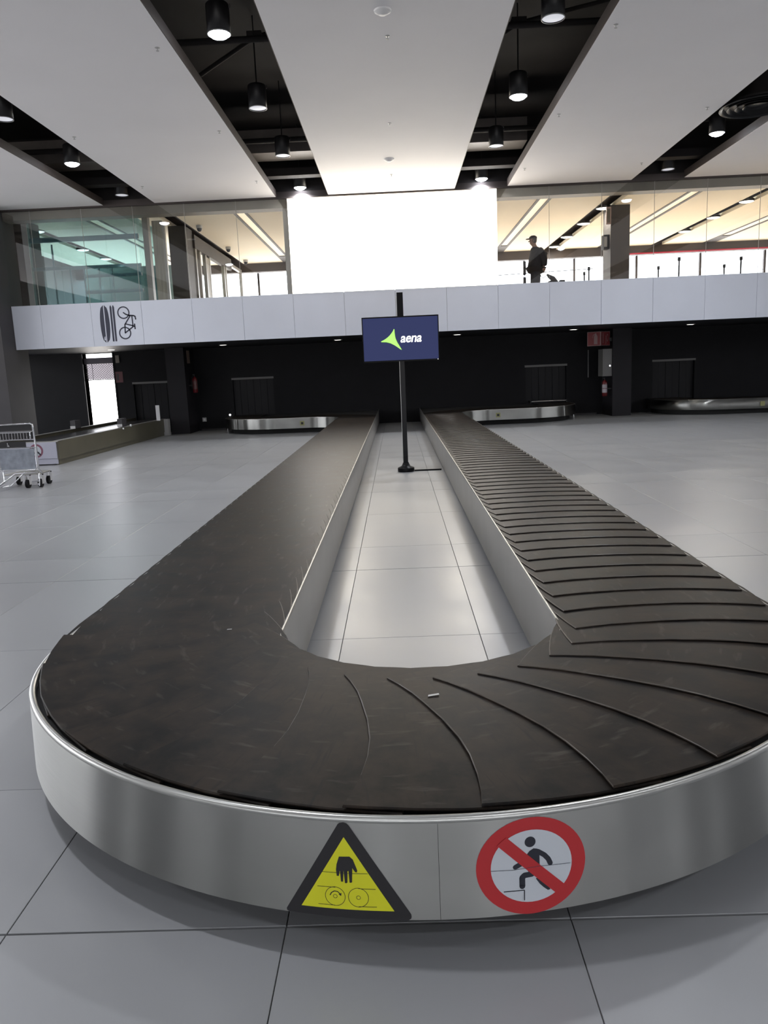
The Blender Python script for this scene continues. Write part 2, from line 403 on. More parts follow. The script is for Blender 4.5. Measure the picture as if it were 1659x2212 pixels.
# ---- hall ceiling: raft panels and dark slots with the black plenum above
rafts = [(-1.5, 1.5), (-5.67, -2.76), (2.76, 5.67), (-9.8, -6.92), (6.92, 9.8), (-15, -11.1), (11.1, 15)]
cl = sroot('ceiling', (0, 0, ZC))
for i, (a, b) in enumerate(rafts):
    mb = MB().box(a, b, -13.8, YP-.06, ZC, ZC+.09)
    put('ceiling_raft', mb, M['ceil'], cl)
    put('raft_edge', MB().box(a-.012, a-.001, -13.8, YP-.06, ZC+.004, ZC+.16).box(b+.001, b+.012, -13.8, YP-.06, ZC+.004, ZC+.16), M['darkbeam'], cl)
struct('ceiling_plenum', MB().box(-20, 20, -14.1, YP, 7.3, 7.4).box(-20, 20, YP, YP+.12, ZC+.12, 7.4), M['plenum'])
# trusses, pipes and a duct in the plenum
pl = sroot('trim_20', (0, 0, 6.2))
for y in (17.35,): put('pipe', MB().cyl((-16, y, 6.37), (16, y, 6.37), .055, n=8), M['plenum'], pl)
put('duct', MB().box(-16, 2.95, 17.9, 18.6, 6.28, 6.75), M['duct'], pl)
put('duct', MB().box(-14, 14, 18.75, 19.05, 6.0, 6.16), M['plenum'], pl)
for y in (5.5, 9.9, 13.9):
    put('pipe', MB().cyl((-16, y-1.2, 6.5), (16, y-1.2, 6.5), .05, n=8), M['plenum'], pl)
for y in (8.1, 13.9):
    for cx in (-2.15, 2.15):
        put('truss_brace', MB().cyl((cx-1.6, y, 6.1), (cx, y, 7.0), .035, n=6).cyl((cx+1.6, y, 7.3), (cx, y, 7.0), .035, n=6).box(cx-.12, cx+.12, y-.1, y+.1, 6.92, 7.06), M['plenum'], pl)

# ---- hall side and rear walls (unseen; window openings added and sized for the light)
struct('wall_left', MB().box(-20.2, -20, -14.2, YW+.3, 0, .9).box(-20.2, -20, -14.2, YW+.3, 5.6, 7.4).box(-20.2, -20, -14.2, -11.3, .9, 5.6).box(-20.2, -20, -10.6, -8.9, .9, 5.6).box(-20.2, -20, -8.2, -2.4, .9, 5.6).box(-20.2, -20, -1.6, 2.5, .9, 5.6).box(-20.2, -20, 19.5, YW+.3, .9, 5.6), M['gwall'])  # narrow slits added for light streaks on the steel fascia
struct('wall_right', MB().box(20, 20.2, -14.2, YW+.3, 0, .9).box(20, 20.2, -14.2, YW+.3, 5.6, 7.4).box(20, 20.2, -14.2, -9.5, .9, 5.6).box(20, 20.2, -8.7, -4.5, .9, 5.6).box(20, 20.2, -4.0, 2.5, .9, 5.6).box(20, 20.2, 3.0, 19.5, .9, 3.4).box(20, 20.2, 19.5, YW+.3, .9, 5.6), M['gwall'])  # slits added here too; high band kept small for dimmer light
struct('wall_front', MB().box(-20, 20, -14.2, -14, 0, .9).box(-20, 20, -14.2, -14, 2.3, 7.4)
       .box(-20, -17.5, -14.2, -14, .9, 2.3).box(17.5, 20, -14.2, -14, .9, 2.3), M['gwall'])  # low window band added so the fascia reflects an even brightness
wf = sroot('added_window_2', (0, -14.1, .9))
for k in range(15):
    x0 = -17.5+k*2.5; put('mullion', MB().box(x0-.06, x0+.06, -14.18, -14.02, .9, 2.3), M['blackm'], wf)

for _nm, _x in (('added_window_4', -20.1), ('added_window_5', 20.1)):
    _w = sroot(_nm, (_x, 2, .9))
    for k in range(8): put('mullion', MB().box(_x-.08, _x+.08, 2.5+k*2.42, 2.62+k*2.42, .9, 5.6), M['blackm'], _w)

# ---- pillar at the left edge of the picture
struct('trim_30', MB().box(-11.0, -9.47, 19.0, 20.3, 0, ZC), M['column'])
# columns
for i, (x0, x1) in enumerate(((-6.60, -6.07), (6.07, 6.60))):
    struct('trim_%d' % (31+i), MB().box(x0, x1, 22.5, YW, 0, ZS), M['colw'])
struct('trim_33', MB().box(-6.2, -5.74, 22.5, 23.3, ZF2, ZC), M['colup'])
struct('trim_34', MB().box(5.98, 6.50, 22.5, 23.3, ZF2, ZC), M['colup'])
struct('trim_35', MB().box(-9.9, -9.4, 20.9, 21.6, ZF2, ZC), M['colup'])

# ---- upper floor ceiling, troughs, far beam, facade
cu = sroot('ceiling_upper', (0, 25, ZC))
segs = [(-11.5, -10), (-9.6, -8.0), (-7.6, -6.08), (-5.62, -4.12), (-3.75, -.2), (-.2, 3.75), (4.12, 5.62), (6.08, 7.60), (7.98, 9.60), (10.0, 11.5), (11.95, 15.5)]
for a, b in segs: put('ceiling_raft', MB().box(a, b, YP+.5, 30.4, ZC, ZC+.1), M['ceilup'], cu)
put('slot_backing', MB().box(-12, 16, YP+.5, 31.3, ZC+.35, ZC+.45), M['darkbeam'], cu)
TRX = [(-8.0, -7.6), (-4.12, -3.75), (3.75, 4.12), (7.60, 7.98), (11.5, 11.95)]
t0 = None
names = {-8.0: 'warm strip light trough over the glass lobby at the left', -4.12: 'warm strip light trough in the upper ceiling left of the white panel',
         3.75: 'warm strip light trough just right of the bright white panel', 7.60: 'warm strip light trough right of the upper column',
         11.5: 'warm strip light trough farthest right in the upper ceiling'}
for a, b in TRX:
    t = thing('strip_light', names[a], 'light', ((a+b)/2, 25.4, ZC), 'strip lights in the upper ceiling')
    put('frame', MB().box(a+.002, a+.075, 20.75, 30.3, ZC-.012, ZC+.12).box(b-.075, b-.002, 20.75, 30.3, ZC-.012, ZC+.12)
        .box(a+.075, b-.075, 20.75, 20.95, ZC-.012, ZC+.12).box(a+.075, b-.075, 28.9, 30.3, ZC-.012, ZC+.12), M['darkbeam'], t)
    put('diffuser', MB().box(a+.075, b-.075, 20.95, 28.9, ZC+.01, ZC+.03), M['trough'], t)
struct('trim_40', MB().box(-12, 20, 30.4, 30.75, 5.42, ZC+.35), M['darkbeam'])
struct('trim_41', MB().box(8.6, 20, 30.38, 30.40, 5.42, 5.47), M['redtrim'])
struct('wall_upper_far', MB().box(-12, 20, 31.0, 31.25, ZF2, 3.15), M['darkbeam'])
wf3 = sroot('window_3', (0, 31.1, 3.15))
mull = [-10, -7.6, -5.2, -2.8, -.4, 2.0, 4.99, 6.9, 9.26, 11.67, 14.1]
for x in mull: put('mullion', MB().box(x-.035, x+.035, 31.0, 31.12, 3.15, 5.45), M['darkbeam'], wf3)
for a, b in zip(mull[:-1], mull[1:]): put('glass_pane', MB().box(a+.036, b-.036, 31.04, 31.06, 3.15, 5.45), M['facade'], wf3)
struct('wall_upper_left', MB().box(-12.2, -12, YP+.06, 31.3, ZF2, 6.1), M['colup'])
struct('wall_upper_right', MB().box(19.8, 20, YP+.06, 31.3, ZF2, 6.1), M['colup'])
struct('roof_upper', MB().box(-12, 20, YP+.5, 31.4, 6.2, 6.3), M['darkbeam'])

# ---- glass partition along x = -5.75 running back
gp = thing('glass_partition', 'receding row of glass doors with dark header beside the left upper column', 'partition', (-5.75, 26.5, ZF2))
put('header', MB().box(-5.82, -5.68, 23.3, 28.4, 5.25, 5.62), M['darkbeam'], gp)
put('rail', MB().box(-5.80, -5.70, 28.4, 30.38, 5.40, 5.50), M['frame'], gp)
for y in (23.4, 23.9, 24.6, 25.1, 27.2, 27.5, 30.3):
    put('post', MB().box(-5.80, -5.70, y, y+.12, ZF2, 5.25 if y < 28 else 5.4), M['frame'], gp)
for a, b in ((24.02, 24.6), (25.22, 27.2), (27.62, 30.3)):
    put('glass_pane', MB().box(-5.755, -5.745, a, b, ZF2, 5.24), M['clear'], gp)
put('door_panel', MB().box(-5.79, -5.71, 24.72, 25.1, ZF2, 5.2), M['greige'], gp)
# ---- teal glass lobby box; white bars stand in for reflections in the pane
gl = thing('glass_lobby', 'teal tinted glass lobby box with white bars for reflections on the upper floor at left', 'glass lobby', (-7.7, 21.5, ZF2))
for z0, z1 in ((5.10, 5.22), (4.42, 4.50), (4.20, 4.27), (3.80, 3.88)):
    put('reflection_bar', MB().box(-9.2 if z0 > 4.4 else -7.9, -6.42, 20.50, 20.56, z0, z1), M['white'], gl)
for x in (-8.66, -8.25, -7.9, -7.52, -7.18):
    put('mullion', MB().box(x-.018, x+.018, 20.52, 20.55, ZF2, 5.05 if x < -8.5 else 4.42), M['white'], gl)  # upright white bars also stand in for reflections
put('frame', MB().box(-9.3, -6.40, 20.47, 20.6, 5.60, 5.68).box(-9.36, -9.22, 20.47, 20.6, ZF2, 5.68), M['lightgrey'], gl)
put('glass_pane', MB().box(-9.2, -6.44, 20.44, 20.455, ZF2, 5.60), M['tealglass'], gl)
put('side_pane', MB().box(-6.44, -6.425, 20.46, 22.4, ZF2, 5.60), M['tealglass'], gl)
put('back_panel', MB().box(-9.2, -6.44, 23.9, 24.0, ZF2, 4.9), M['teal'], gl)
ld = thing('lobby_door', 'greige ribbed door leaf with a steel frame between teal lobby and column', 'door', (-6.1, 20.8, ZF2))
put('frame', MB().box(-6.36, -6.22, 20.7, 20.9, ZF2, 5.65).box(-5.86, -5.80, 20.7, 20.8, ZF2, 5.5), M['frame'], ld)
put('door_leaf', MB().box(-6.13, -5.87, 20.75, 20.83, ZF2, 5.55), M['greige'], ld)

# ---- bright backlit panel
bp = thing('backlit_panel', 'huge glowing white panel above the middle of the parapet', 'screen', (0, YP+.05, ZPT))
put('light_face', MB().box(-2.50, 2.50, YP-.004, YP+.03, ZPT+.002, 5.69), M['panel'], bp)
put('casing', MB().box(-2.50, 2.50, YP+.031, YP+.11, ZPT+.002, 5.69), M['lightgrey'], bp)
struct('trim_42', MB().box(-2.64, -2.52, YP+.12, YP+.25, ZF2, 5.50), M['frame'])

# =================================================================== LAMPS
def area(name, loc, size, power, col=(.92, .95, 1.0), parent=None, spread=PI):
    ld_ = bpy.data.lights.new(name, 'AREA'); ld_.shape = 'DISK'; ld_.size = size; ld_.energy = power; ld_.color = col; ld_.spread = spread
    o = bpy.data.objects.new(name, ld_); C.objects.link(o); o.location = loc
    if parent: o.parent = parent
    return o
def make_pendant(lit, label):
    t = thing('pendant_lamp', label, 'lamp', (0, 0, 0), 'black pendant lamps in the ceiling slots')
    mb = MB().lathe([(0.02, .36), (.135, .36), (.148, .345), (.15, .33), (.15, .0), (.142, .0), (.142, .03), (.142, .1)], n=28)
    put('housing', mb, M['housing'], t)
    put('lens', MB().lathe(([(.001, -.055), (.05, -.050), (.10, -.032), (.13, -.006), (.1415, .02)] if lit else [(.001, .0), (.07, .002), (.115, .006), (.1415, .012)]), n=28), M['lens_on'] if lit else M['lens_off'], t)
    put('rim', MB().lathe([(.1435, -.002), (.1515, -.002), (.1515, .012), (.1435, .012), (.1435, -.002)], n=28), M['lightgrey'], t)
    put('rod', MB().cyl((0, 0, .36), (0, 0, 1.40), .012, n=6), M['housing'], t)
    put('hook', MB().tube([(.15, 0, .29), (.168, 0, .31), (.165, 0, .35), (.15, 0, .355)], .005, 5), M['chrome'], t)
    if lit: area('lamp_light', (0, 0, -.062), .27, LAMP_W, parent=t, spread=math.radians(150))
    return t
pr = {True: None, False: None}
def pendant(x, y, lit, label):
    if pr[lit] is None: pr[lit] = make_pendant(lit, label); o = pr[lit]
    else: o = copy_tree(pr[lit])
    o.location = (x, y, 5.88); o['label'] = label
LAMPS = [(-2.16, 10.92, 1, 'lit pendant lamp nearest the camera in the left slot'), (-2.16, 13.80, 0, 'unlit pendant lamp hanging under the diagonal braces in the left slot'),
         (-2.16, 16.68, 0, 'unlit pendant lamp against the grey duct in the left slot'), (-2.15, 19.45, 1, 'lit pendant lamp beside the top left corner of the white panel'),
         (2.13, 10.98, 0, 'unlit pendant lamp cut by the top of the picture in the right slot'), (2.13, 13.86, 1, 'lit pendant lamp on a long rod in the right slot'),
         (2.13, 16.74, 0, 'unlit pendant lamp against the grey duct in the right slot'), (2.13, 19.45, 1, 'lit pendant lamp above the top right of the white panel'),
         (-6.35, 13.70, 0, 'unlit pendant lamp at the left edge of the picture'), (-6.37, 16.50, 1, 'lit pendant lamp in the outer left slot'),
         (-6.36, 19.35, 0, 'unlit pendant lamp at the far end of the outer left slot'), (6.47, 16.60, 1, 'lit pendant lamp behind the round air diffuser'),
         (6.47, 19.42, 0, 'unlit pendant lamp at the far end of the outer right slot'),
         # further back over the hall, behind the camera's upper view limit
         (2.13, 5.20, 1, 'lit pendant lamp of the right slot over the near end of the carousel'), (-2.16, 2.28, 1, 'lit pendant lamp of the left slot over the photographer'),
         (6.47, 7.95, 1, 'lit pendant lamp of the outer right slot over the open floor'), (-6.37, 7.90, 1, 'lit pendant lamp of the outer left slot over the open floor'),
         (2.13, -3.4, 1, 'lit pendant lamp of the right slot behind the photographer'), (-2.16, -6.3, 1, 'lit pendant lamp of the left slot far behind the photographer'),
         (-6.37, -.7, 1, 'lit pendant lamp of the outer left slot behind the photographer'), (6.47, -.7, 1, 'lit pendant lamp of the outer right slot behind the photographer')]
for x, y, l, lab in LAMPS: pendant(x, y, bool(l), lab)

# soffit downlights
dl = None
DLAB = ['lit downlight in the soffit over the service door', 'lit downlight in the soffit left of the wall opening with the small white spot',
        'lit downlight in the soffit left of the screen', 'lit downlight in the soffit right of the screen', 'lit downlight in the soffit beside the red fire sign', 'rightmost lit downlight in the soffit']
for x, y, lab in zip((-7.9, -4.79, -1.62, 1.66, 4.83, 8.0), (21.9,)*6, DLAB):
    if dl is None:
        dl = thing('soffit_downlight', lab, 'light', (0, 0, 0), 'downlights in the soffit'); o = dl
        put('trim_ring', MB().lathe([(.10, -.001), (.12, -.008), (.125, 0)], n=24), M['lightgrey'], dl)
        put('lens', MB().lathe([(.001, -.012), (.07, -.010), (.10, -.004)], n=24), M['down_on'], dl)
        area('downlight_light', (0, 0, -.02), .18, 3.0, (1, .93, .82), dl, math.radians(130))
    else: o = copy_tree(dl)
    o.location = (x, y, ZS); o['label'] = lab
# round lamps in the upper slots; those behind teal glass added as reflections
ul = None
for x, y, lab in ((5.85, 22.8, 'round ceiling lamp in the upper slot beside the column sign'), (5.85, 25.1, 'large lit round lamp in the upper slot left of the right column'),
                  (5.85, 27.5, 'third round lamp down the upper slot left of the right column'), (5.85, 29.6, 'farthest round lamp of the upper slot left of the right column'),
                  (9.78, 22.8, 'round lamp of the right upper slot nearest the glass'), (9.78, 25.1, 'second round lamp of the right upper slot'), (9.78, 27.5, 'third round lamp of the right upper slot'),
                  (-9.75, 22.3, 'lit round lamp added behind the teal glass as a lamp reflection, nearest the upper left corner'), (-9.8, 25.6, 'second lit round lamp added behind the teal glass as a lamp reflection'),
                  (-9.8, 27.6, 'third lit round lamp added behind the teal glass as a lamp reflection'), (-9.8, 29.6, 'farthest lit round lamp added behind the teal glass as a lamp reflection')):
    if ul is None:
        ul = thing('ceiling_lamp', lab, 'lamp', (0, 0, 0), 'round lamps in the upper ceiling slots'); o = ul
        put('housing', MB().lathe([(.20, .06), (.20, 0), (.185, -.005)], n=24), M['housing'], ul)
        put('lens', MB().lathe([(.001, -.028), (.12, -.024), (.185, -.004)], n=24), M['down_on'], ul)
        area('ceiling_lamp_light', (0, 0, -.03), .2, 55, (1, .93, .82), ul)
    else: o = copy_tree(ul)
    o.location = (x, y, ZC-.02); o['label'] = lab

# sprinklers, smoke detectors, air diffuser, dome cameras
sp = None
SP = [(-2.95, 10.84, 'sprinkler head near the inner edge of the left raft, nearest the camera'), (-5.44, 14.29, 'sprinkler head near the outer edge of the left raft'),
      (-2.94, 14.36, 'middle sprinkler head along the inner edge of the left raft'), (-2.93, 17.98, 'far sprinkler head along the inner edge of the left raft'), (-5.44, 17.95, 'far sprinkler head along the outer edge of the left raft'),
      (0, 10.85, 'sprinkler head on the middle raft nearest the camera'), (0, 14.4, 'second sprinkler head on the middle raft'), (0.01, 17.97, 'far sprinkler head on the middle raft, near the white panel'),
      (2.9, 10.87, 'sprinkler head on the right raft nearest the camera'), (2.9, 14.38, 'middle sprinkler head along the inner edge of the right raft'), (2.9, 18.0, 'far sprinkler head along the inner edge of the right raft'),
      (5.43, 14.41, 'sprinkler head near the round air diffuser'), (5.43, 18.02, 'far sprinkler head along the outer edge of the right raft')]
for x, y, lab in SP:
    if sp is None:
        sp = thing('sprinkler_head', lab, 'sprinkler', (0, 0, 0), 'sprinkler heads in the ceiling rafts'); o = sp
        put('rosette', MB().lathe([(.001, -.006), (.03, -.004), (.034, 0)], n=12), M['lightgrey'], sp)
        put('deflector', MB().cyl((0, 0, -.006), (0, 0, -.035), .006, n=6).cyl((0, 0, -.035), (0, 0, -.039), .02, n=10), M['lightgrey'], sp)
    else: o = copy_tree(sp)
    o.location = (x, y, ZC); o['label'] = lab
sd = None
for x, y, lab in ((-.05, 10.12, 'white smoke detector on the middle raft at the top of the picture'), (-.03, 16.7, 'white smoke detector on the middle raft near the white panel')):
    if sd is None:
        sd = thing('smoke_detector', lab, 'smoke detector', (0, 0, 0), 'smoke detectors on the middle raft'); o = sd
        put('base', MB().lathe([(.10, -.018), (.105, 0)], n=24), M['white'], sd)
        put('sensor', MB().lathe([(.001, -.05), (.05, -.048), (.075, -.03), (.10, -.018)], n=24), M['white'], sd)
    else: o = copy_tree(sd)
    o.location = (x, y, ZC); o['label'] = lab
df = thing('air_diffuser', 'big round black air diffuser hanging in the outer right ceiling slot', 'air vent', (6.3, 14.45, ZC-.02))
put('outer_ring', MB().lathe([(.60, .03), (.615, .0), (.60, -.012), (.56, .01), (.53, .05)], (6.3, 14.45, ZC-.02), 48), M['blackm'], df, label='glossy black outer ring')
for r in (.44, .31, .19): put('vane_ring', MB().lathe([(r, .05), (r+.05, .0), (r+.045, -.005), (r-.005, .05)], (6.3, 14.45, ZC-.02), 40), M['blackm'], df)
put('plate', MB().cyl((6.3, 14.45, ZC+.03), (6.3, 14.45, ZC+.06), .54, n=40), M['housing'], df)
put('duct_neck', MB().cyl((6.3, 14.45, ZC+.06), (6.3, 14.45, 6.9), .3, n=24), M['plenum'], df)
dc = None
for y, z, lab in ((22.6, 5.66, 'dark dome camera on the upper ceiling nearest the glass, left side'), (26.4, 5.66, 'dark dome camera midway along the glass partition'), (29.4, 5.66, 'dark dome camera at the far end of the glass partition')):
    if dc is None:
        dc = thing('dome_camera', lab, 'camera', (0, 0, 0), 'dome cameras along the upper ceiling'); o = dc
        put('dome', MB().lathe([(.001, -.10), (.04, -.09), (.065, -.05), (.07, -.01)], n=16), M['blackm'], dc)
        put('mount', MB().lathe([(.08, -.01), (.085, .0), (.085, .07)], n=16), M['lightgrey'], dc)
    else: o = copy_tree(dc)
    o.location = (-5.35, y, z); o['label'] = lab

# =================================================================== THE BAGGAGE CAROUSEL
YC, RI, RO = 3.4457, .6107, 1.6435
XS = 1.592       # straight outer face
def arc(cx, cy, r, a0, a1, n):
    return [(cx+r*math.cos(math.radians(a0+(a1-a0)*i/n)), cy+r*math.sin(math.radians(a0+(a1-a0)*i/n))) for i in range(n+1)]
def r_out(a):   # radius of the outer face: full at the nose, drawn in where the straights start
    d = abs(a+90); t = min(1, max(0, (d-62)/28)); t = t*t*(3-2*t); return RO*(1-t)+XS*t
nose = [(r_out(a)*math.cos(math.radians(a)), YC+r_out(a)*math.sin(math.radians(a))) for a in [-180+1.5*i for i in range(121)]]
wingR = [(XS, YC+1), (XS, 12), (XS, 20.05)] + arc(XS+.9, 20.05, .9, 180, 90, 10)[1:] + [(3.3, 20.95)] + arc(3.35, 22.6, 1.65, -90, 0, 14) + [(5.0, YW-.02)]
wingL = [(-x, y) for x, y in reversed(wingR)]
outer = wingL+nose+wingR
def rin(a): t = min(1, (90-abs(a-270))/28); return t*t*(3-2*t)
inner = [(-RI, YW-.02), (-RI, 12), (-RI, YC+.6)] + [((RI+.034*rin(a))*math.cos(math.radians(a)), YC+(RI+.034*rin(a))*math.sin(math.radians(a))) for a in range(180, 361, 5)] + [(RI, YC+.6), (RI, 12), (RI, YW-.02)]
car = thing('baggage_carousel', 'long U-shaped baggage carousel with overlapping black rubber plates in the middle of the hall', 'baggage carousel', (0, YC, 0))
# outer fascia in sheets, split at the joints (one seam sits at the very front)
i_mid = len(wingL)+60
cuts = [0, len(wingL)-2, len(wingL)+16, i_mid, len(wingL)+104, len(wingL)+122, len(outer)-1]
ZB, ZR = .132, .400
for a, b in zip(cuts[:-1], cuts[1:]):
    seg = outer[a:b+1]
    def trim_end(p, q, d=.0005):
        l = math.hypot(q[0]-p[0], q[1]-p[1]); return (p[0]+(q[0]-p[0])*d/l, p[1]+(q[1]-p[1])*d/l)
    seg = [trim_end(seg[0], seg[1])]+seg[1:-1]+[trim_end(seg[-1], seg[-2])]
    # resample inner ends with outward thickness 3 mm
    put('fascia_panel', sweep(MB(), seg, [(0, ZR), (.008, ZB)]), M['steelb'], car, loc=(0, YC, 0))
put('rim', sweep(MB(), outer, [(-.024, .402), (-.019, .413), (-.010, .4175), (-.002, .413), (.0012, .402), (-.001, .398)]), M['rim'], car, label='bright rounded steel rim')
put('plinth', sweep(MB(), outer, [(-.16, 0), (-.16, .30)]), M['under'], car)
# inner fascia and its bright top edge
inn_r = list(reversed(inner))
put('inner_fascia', sweep(MB(), inn_r, [(.0, .407), (0, .035), (-.012, .03)]), M['steels'], car)
put('inner_rim', sweep(MB(), inn_r, [(.003, .402), (.001, .411), (-.006, .4135), (-.012, .409)]), M['rim'], car)
put('inner_plinth', sweep(MB(), inn_r, [(-.06, .0), (-.06, .2)]), M['under'], car)
# deck below the plates (closed band between inner and outer path)
dk = MB(); 
def offs(path, d): return [(x+nx*d, y+ny*d) for (x, y), (nx, ny) in zip(path, normals(path))]
oa = offs(outer, -.022); ia = offs(inn_r, -.012)
v = []
ny_ = 60
for sgn in (1, -1):
    pts = []
    for i in range(31):     # nose halves
        a = math.radians(-90+sgn*3*i)
        pts.append(((RI+.012)*math.cos(a), YC+(RI+.012)*math.sin(a), (r_out(-90+3*i)-.022)*math.cos(a), YC+(r_out(-90+3*i)-.022)*math.sin(a)))
    for y in (8, 14, 20.05): pts.append((sgn*(RI+.012), y, sgn*(XS-.022), y))
    vs = []; fs = []
    for x0, y0, x1, y1 in pts: vs += [(x0, y0, .392), (x1, y1, .392)]
    for i in range(len(pts)-1): fs.append((2*i, 2*i+1, 2*i+3, 2*i+2))
    dk.add(vs, fs)
    w = [(p[0], p[1]) for p in offs(wingR, -.022)[2:]]
    poly = [(RI+.012, 20.05)]+w+[(RI+.012, YW-.02)]
    vs = [(sgn*x, y, .392) for x, y in poly]; dk.add(vs, [tuple(range(len(vs)))])
put('deck', dk, M['under'], car)
# wing belts turning into the wall mouths
for sgn in (1, -1):
    o_ = offs(wingR[3:], -.03); i_ = [(x, y) for x, y in arc(XS+.9, 20.05, .9, 180, 90, 10)[1:]]
    path = wingR[3:]; inn2 = offs(path, -1.0)
    mb = MB(); vs = []; fs = []
    for (x0, y0), (x1, y1) in zip(o_, inn2):
        if x1 > path[-1][0]: x1 = path[-1][0]
        vs += [(sgn*x0, y0, .412), (sgn*x1, min(y1, YW-.02), .412)]
    for i in range(len(o_)-1): fs.append((2*i, 2*i+1, 2*i+3, 2*i+2))
    mb.add(vs, fs); put('wing_belt', mb, M['rubber'], car)
# crescent plates: local x = across the belt from the inner edge, local y = travel direction
lead = [(.05, .35), (.12, .327), (.21, .306), (.305, .294), (.44, .281), (.577, .279), (.69, .290), (.80, .313), (.89, .340), (.955, .366)]
outb = [(.967, .30), (.985, .18), (.995, .05), (.993, -.15)]
inb = [(.004, -.15), (.004, 0), (.009, .09), (.020, .18), (.034, .27)]
outline = lead+outb+inb
SL, TH = .034, .0065
b = MB(); n = len(outline)
cxm, cym = .5, .08
def ins(p, d):
    l = math.hypot(p[0]-cxm, p[1]-cym); return (p[0]+(cxm-p[0])*d/l, p[1]+(cym-p[1])*d/l)
def zt(p): return p[1]*SL
top = [(*ins(p, .004), zt(p)) for p in outline]; edge = [(p[0], p[1], zt(p)-.0028) for p in outline]; bot = [(p[0], p[1], zt(p)-TH) for p in outline]
b.add(top+edge+bot, [tuple(range(n-1, -1, -1))]+[(i, (i+1) % n, n+(i+1) % n, n+i) for i in range(n)]+[(n+i, n+(i+1) % n, 2*n+(i+1) % n, 2*n+i) for i in range(n)])
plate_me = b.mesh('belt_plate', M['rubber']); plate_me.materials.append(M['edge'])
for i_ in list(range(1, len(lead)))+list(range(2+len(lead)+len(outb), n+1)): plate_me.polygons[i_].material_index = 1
bm = bmesh.new(); bm.from_mesh(plate_me); bmesh.ops.recalc_face_normals(bm, faces=bm.faces); bm.to_mesh(plate_me); bm.free()
PITCH, RP = .243, .243/math.radians(12.9)
half = RP*PI/2          # arc length from the start of the curve to the nose
s = -1.304-PITCH*72     # s = 0 where the right straight meets the curve; s grows along travel
k = 0
while s < PI*RP+17.0:
    if s < 0:
        y = YC-s; ang = 0; pos = (RI, y); dirx = (1, 0); diry = (0, -1)
        if y > 20.45: s += PITCH; continue
    elif s < PI*RP:
        a = -s/RP; pos = (RI*math.cos(a), YC+RI*math.sin(a)); dirx = (math.cos(a), math.sin(a)); diry = (math.sin(a), -math.cos(a))
    else:
        y = YC+(s-PI*RP); pos = (-RI, y); dirx = (-1, 0); diry = (0, 1)
        if y > 20.2: break
    o = bpy.data.objects.new('belt_plate', plate_me); C.objects.link(o); o.parent = car
    # the plate frame is left-handed in world xy, so mirror through z rotation + y flip
    o.matrix_local = Matrix(((dirx[0], diry[0], 0, pos[0]), (dirx[1], diry[1], 0, pos[1]-YC), (0, 0, 1, .4125), (0, 0, 0, 1)))
    s += PITCH; k += 1

# ---- stickers wrapped on the nose: (u, z) metres along the face
RS = 1.6545
def shape_mesh(mb, poly, lay):
    """fill a 2D polygon, slice it every 15 mm and wrap it on the fascia"""
    bm = bmesh.new(); vs = [bm.verts.new((u, 0, z)) for u, z in poly]; bm.faces.new(vs)
    us = [p[0] for p in poly]; u = math.floor(min(us)/.015)*.015+.015
    while u < max(us):
        bmesh.ops.bisect_plane(bm, geom=bm.verts[:]+bm.edges[:]+bm.faces[:], plane_co=(u, 0, 0), plane_no=(1, 0, 0)); u += .015
    bmesh.ops.triangulate(bm, faces=bm.faces[:])
    bm.verts.index_update()
    V = []
    for vv in bm.verts:
        u, z = vv.co.x, vv.co.z; r = RO+.0085*(.400-z)/.268+.0008+lay*.0006
        V.append((r*math.sin(u/1.653), YC-r*math.cos(u/1.653), z))
    Fs = []
    for f in bm.faces:
        i = [q.index for q in f.verts]; a, b_, c_ = (Vector(V[j]) for j in i)
        nrm = (b_-a).cross(c_-a)
        if nrm.dot(Vector((a.x, a.y-YC, 0))) < 0: i.reverse()
        Fs.append(tuple(i))
    mb.add(V, Fs); bm.free()
def disc(c, r, n=28, ry=None): ry = ry or r; return [(c[0]+r*math.cos(2*PI*i/n), c[1]+ry*math.sin(2*PI*i/n)) for i in range(n)]
def seg_quad(p, q, w):
    dx, dz = q[0]-p[0], q[1]-p[1]; l = math.hypot(dx, dz) or 1; nx, nz = -dz/l*w/2, dx/l*w/2
    return [(p[0]+nx, p[1]+nz), (q[0]+nx, q[1]+nz), (q[0]-nx, q[1]-nz), (p[0]-nx, p[1]-nz)]
def stroke(pts, w, caps=True, closed=False):
    P = list(pts)+([pts[0]] if closed else []); out = [seg_quad(p, q, w) for p, q in zip(P[:-1], P[1:])]
    if caps: out += [disc(p, w/2, 10) for p in P]
    return out
def ring_polys(c, r, w, n=32):
    out = []
    for i in range(n):
        a, b_ = 2*PI*i/n, 2*PI*(i+1)/n
        out.append([(c[0]+(r-w/2)*math.cos(a), c[1]+(r-w/2)*math.sin(a)), (c[0]+(r+w/2)*math.cos(a), c[1]+(r+w/2)*math.sin(a)),
                    (c[0]+(r+w/2)*math.cos(b_), c[1]+(r+w/2)*math.sin(b_)), (c[0]+(r-w/2)*math.cos(b_), c[1]+(r-w/2)*math.sin(b_))])
    return out
def decal(parent, name, m, polys, lay, label=None):
    mb = MB()
    for p in polys: shape_mesh(mb, p, lay)
    return put(name, mb, m, parent, loc=(0, YC, 0), label=label)
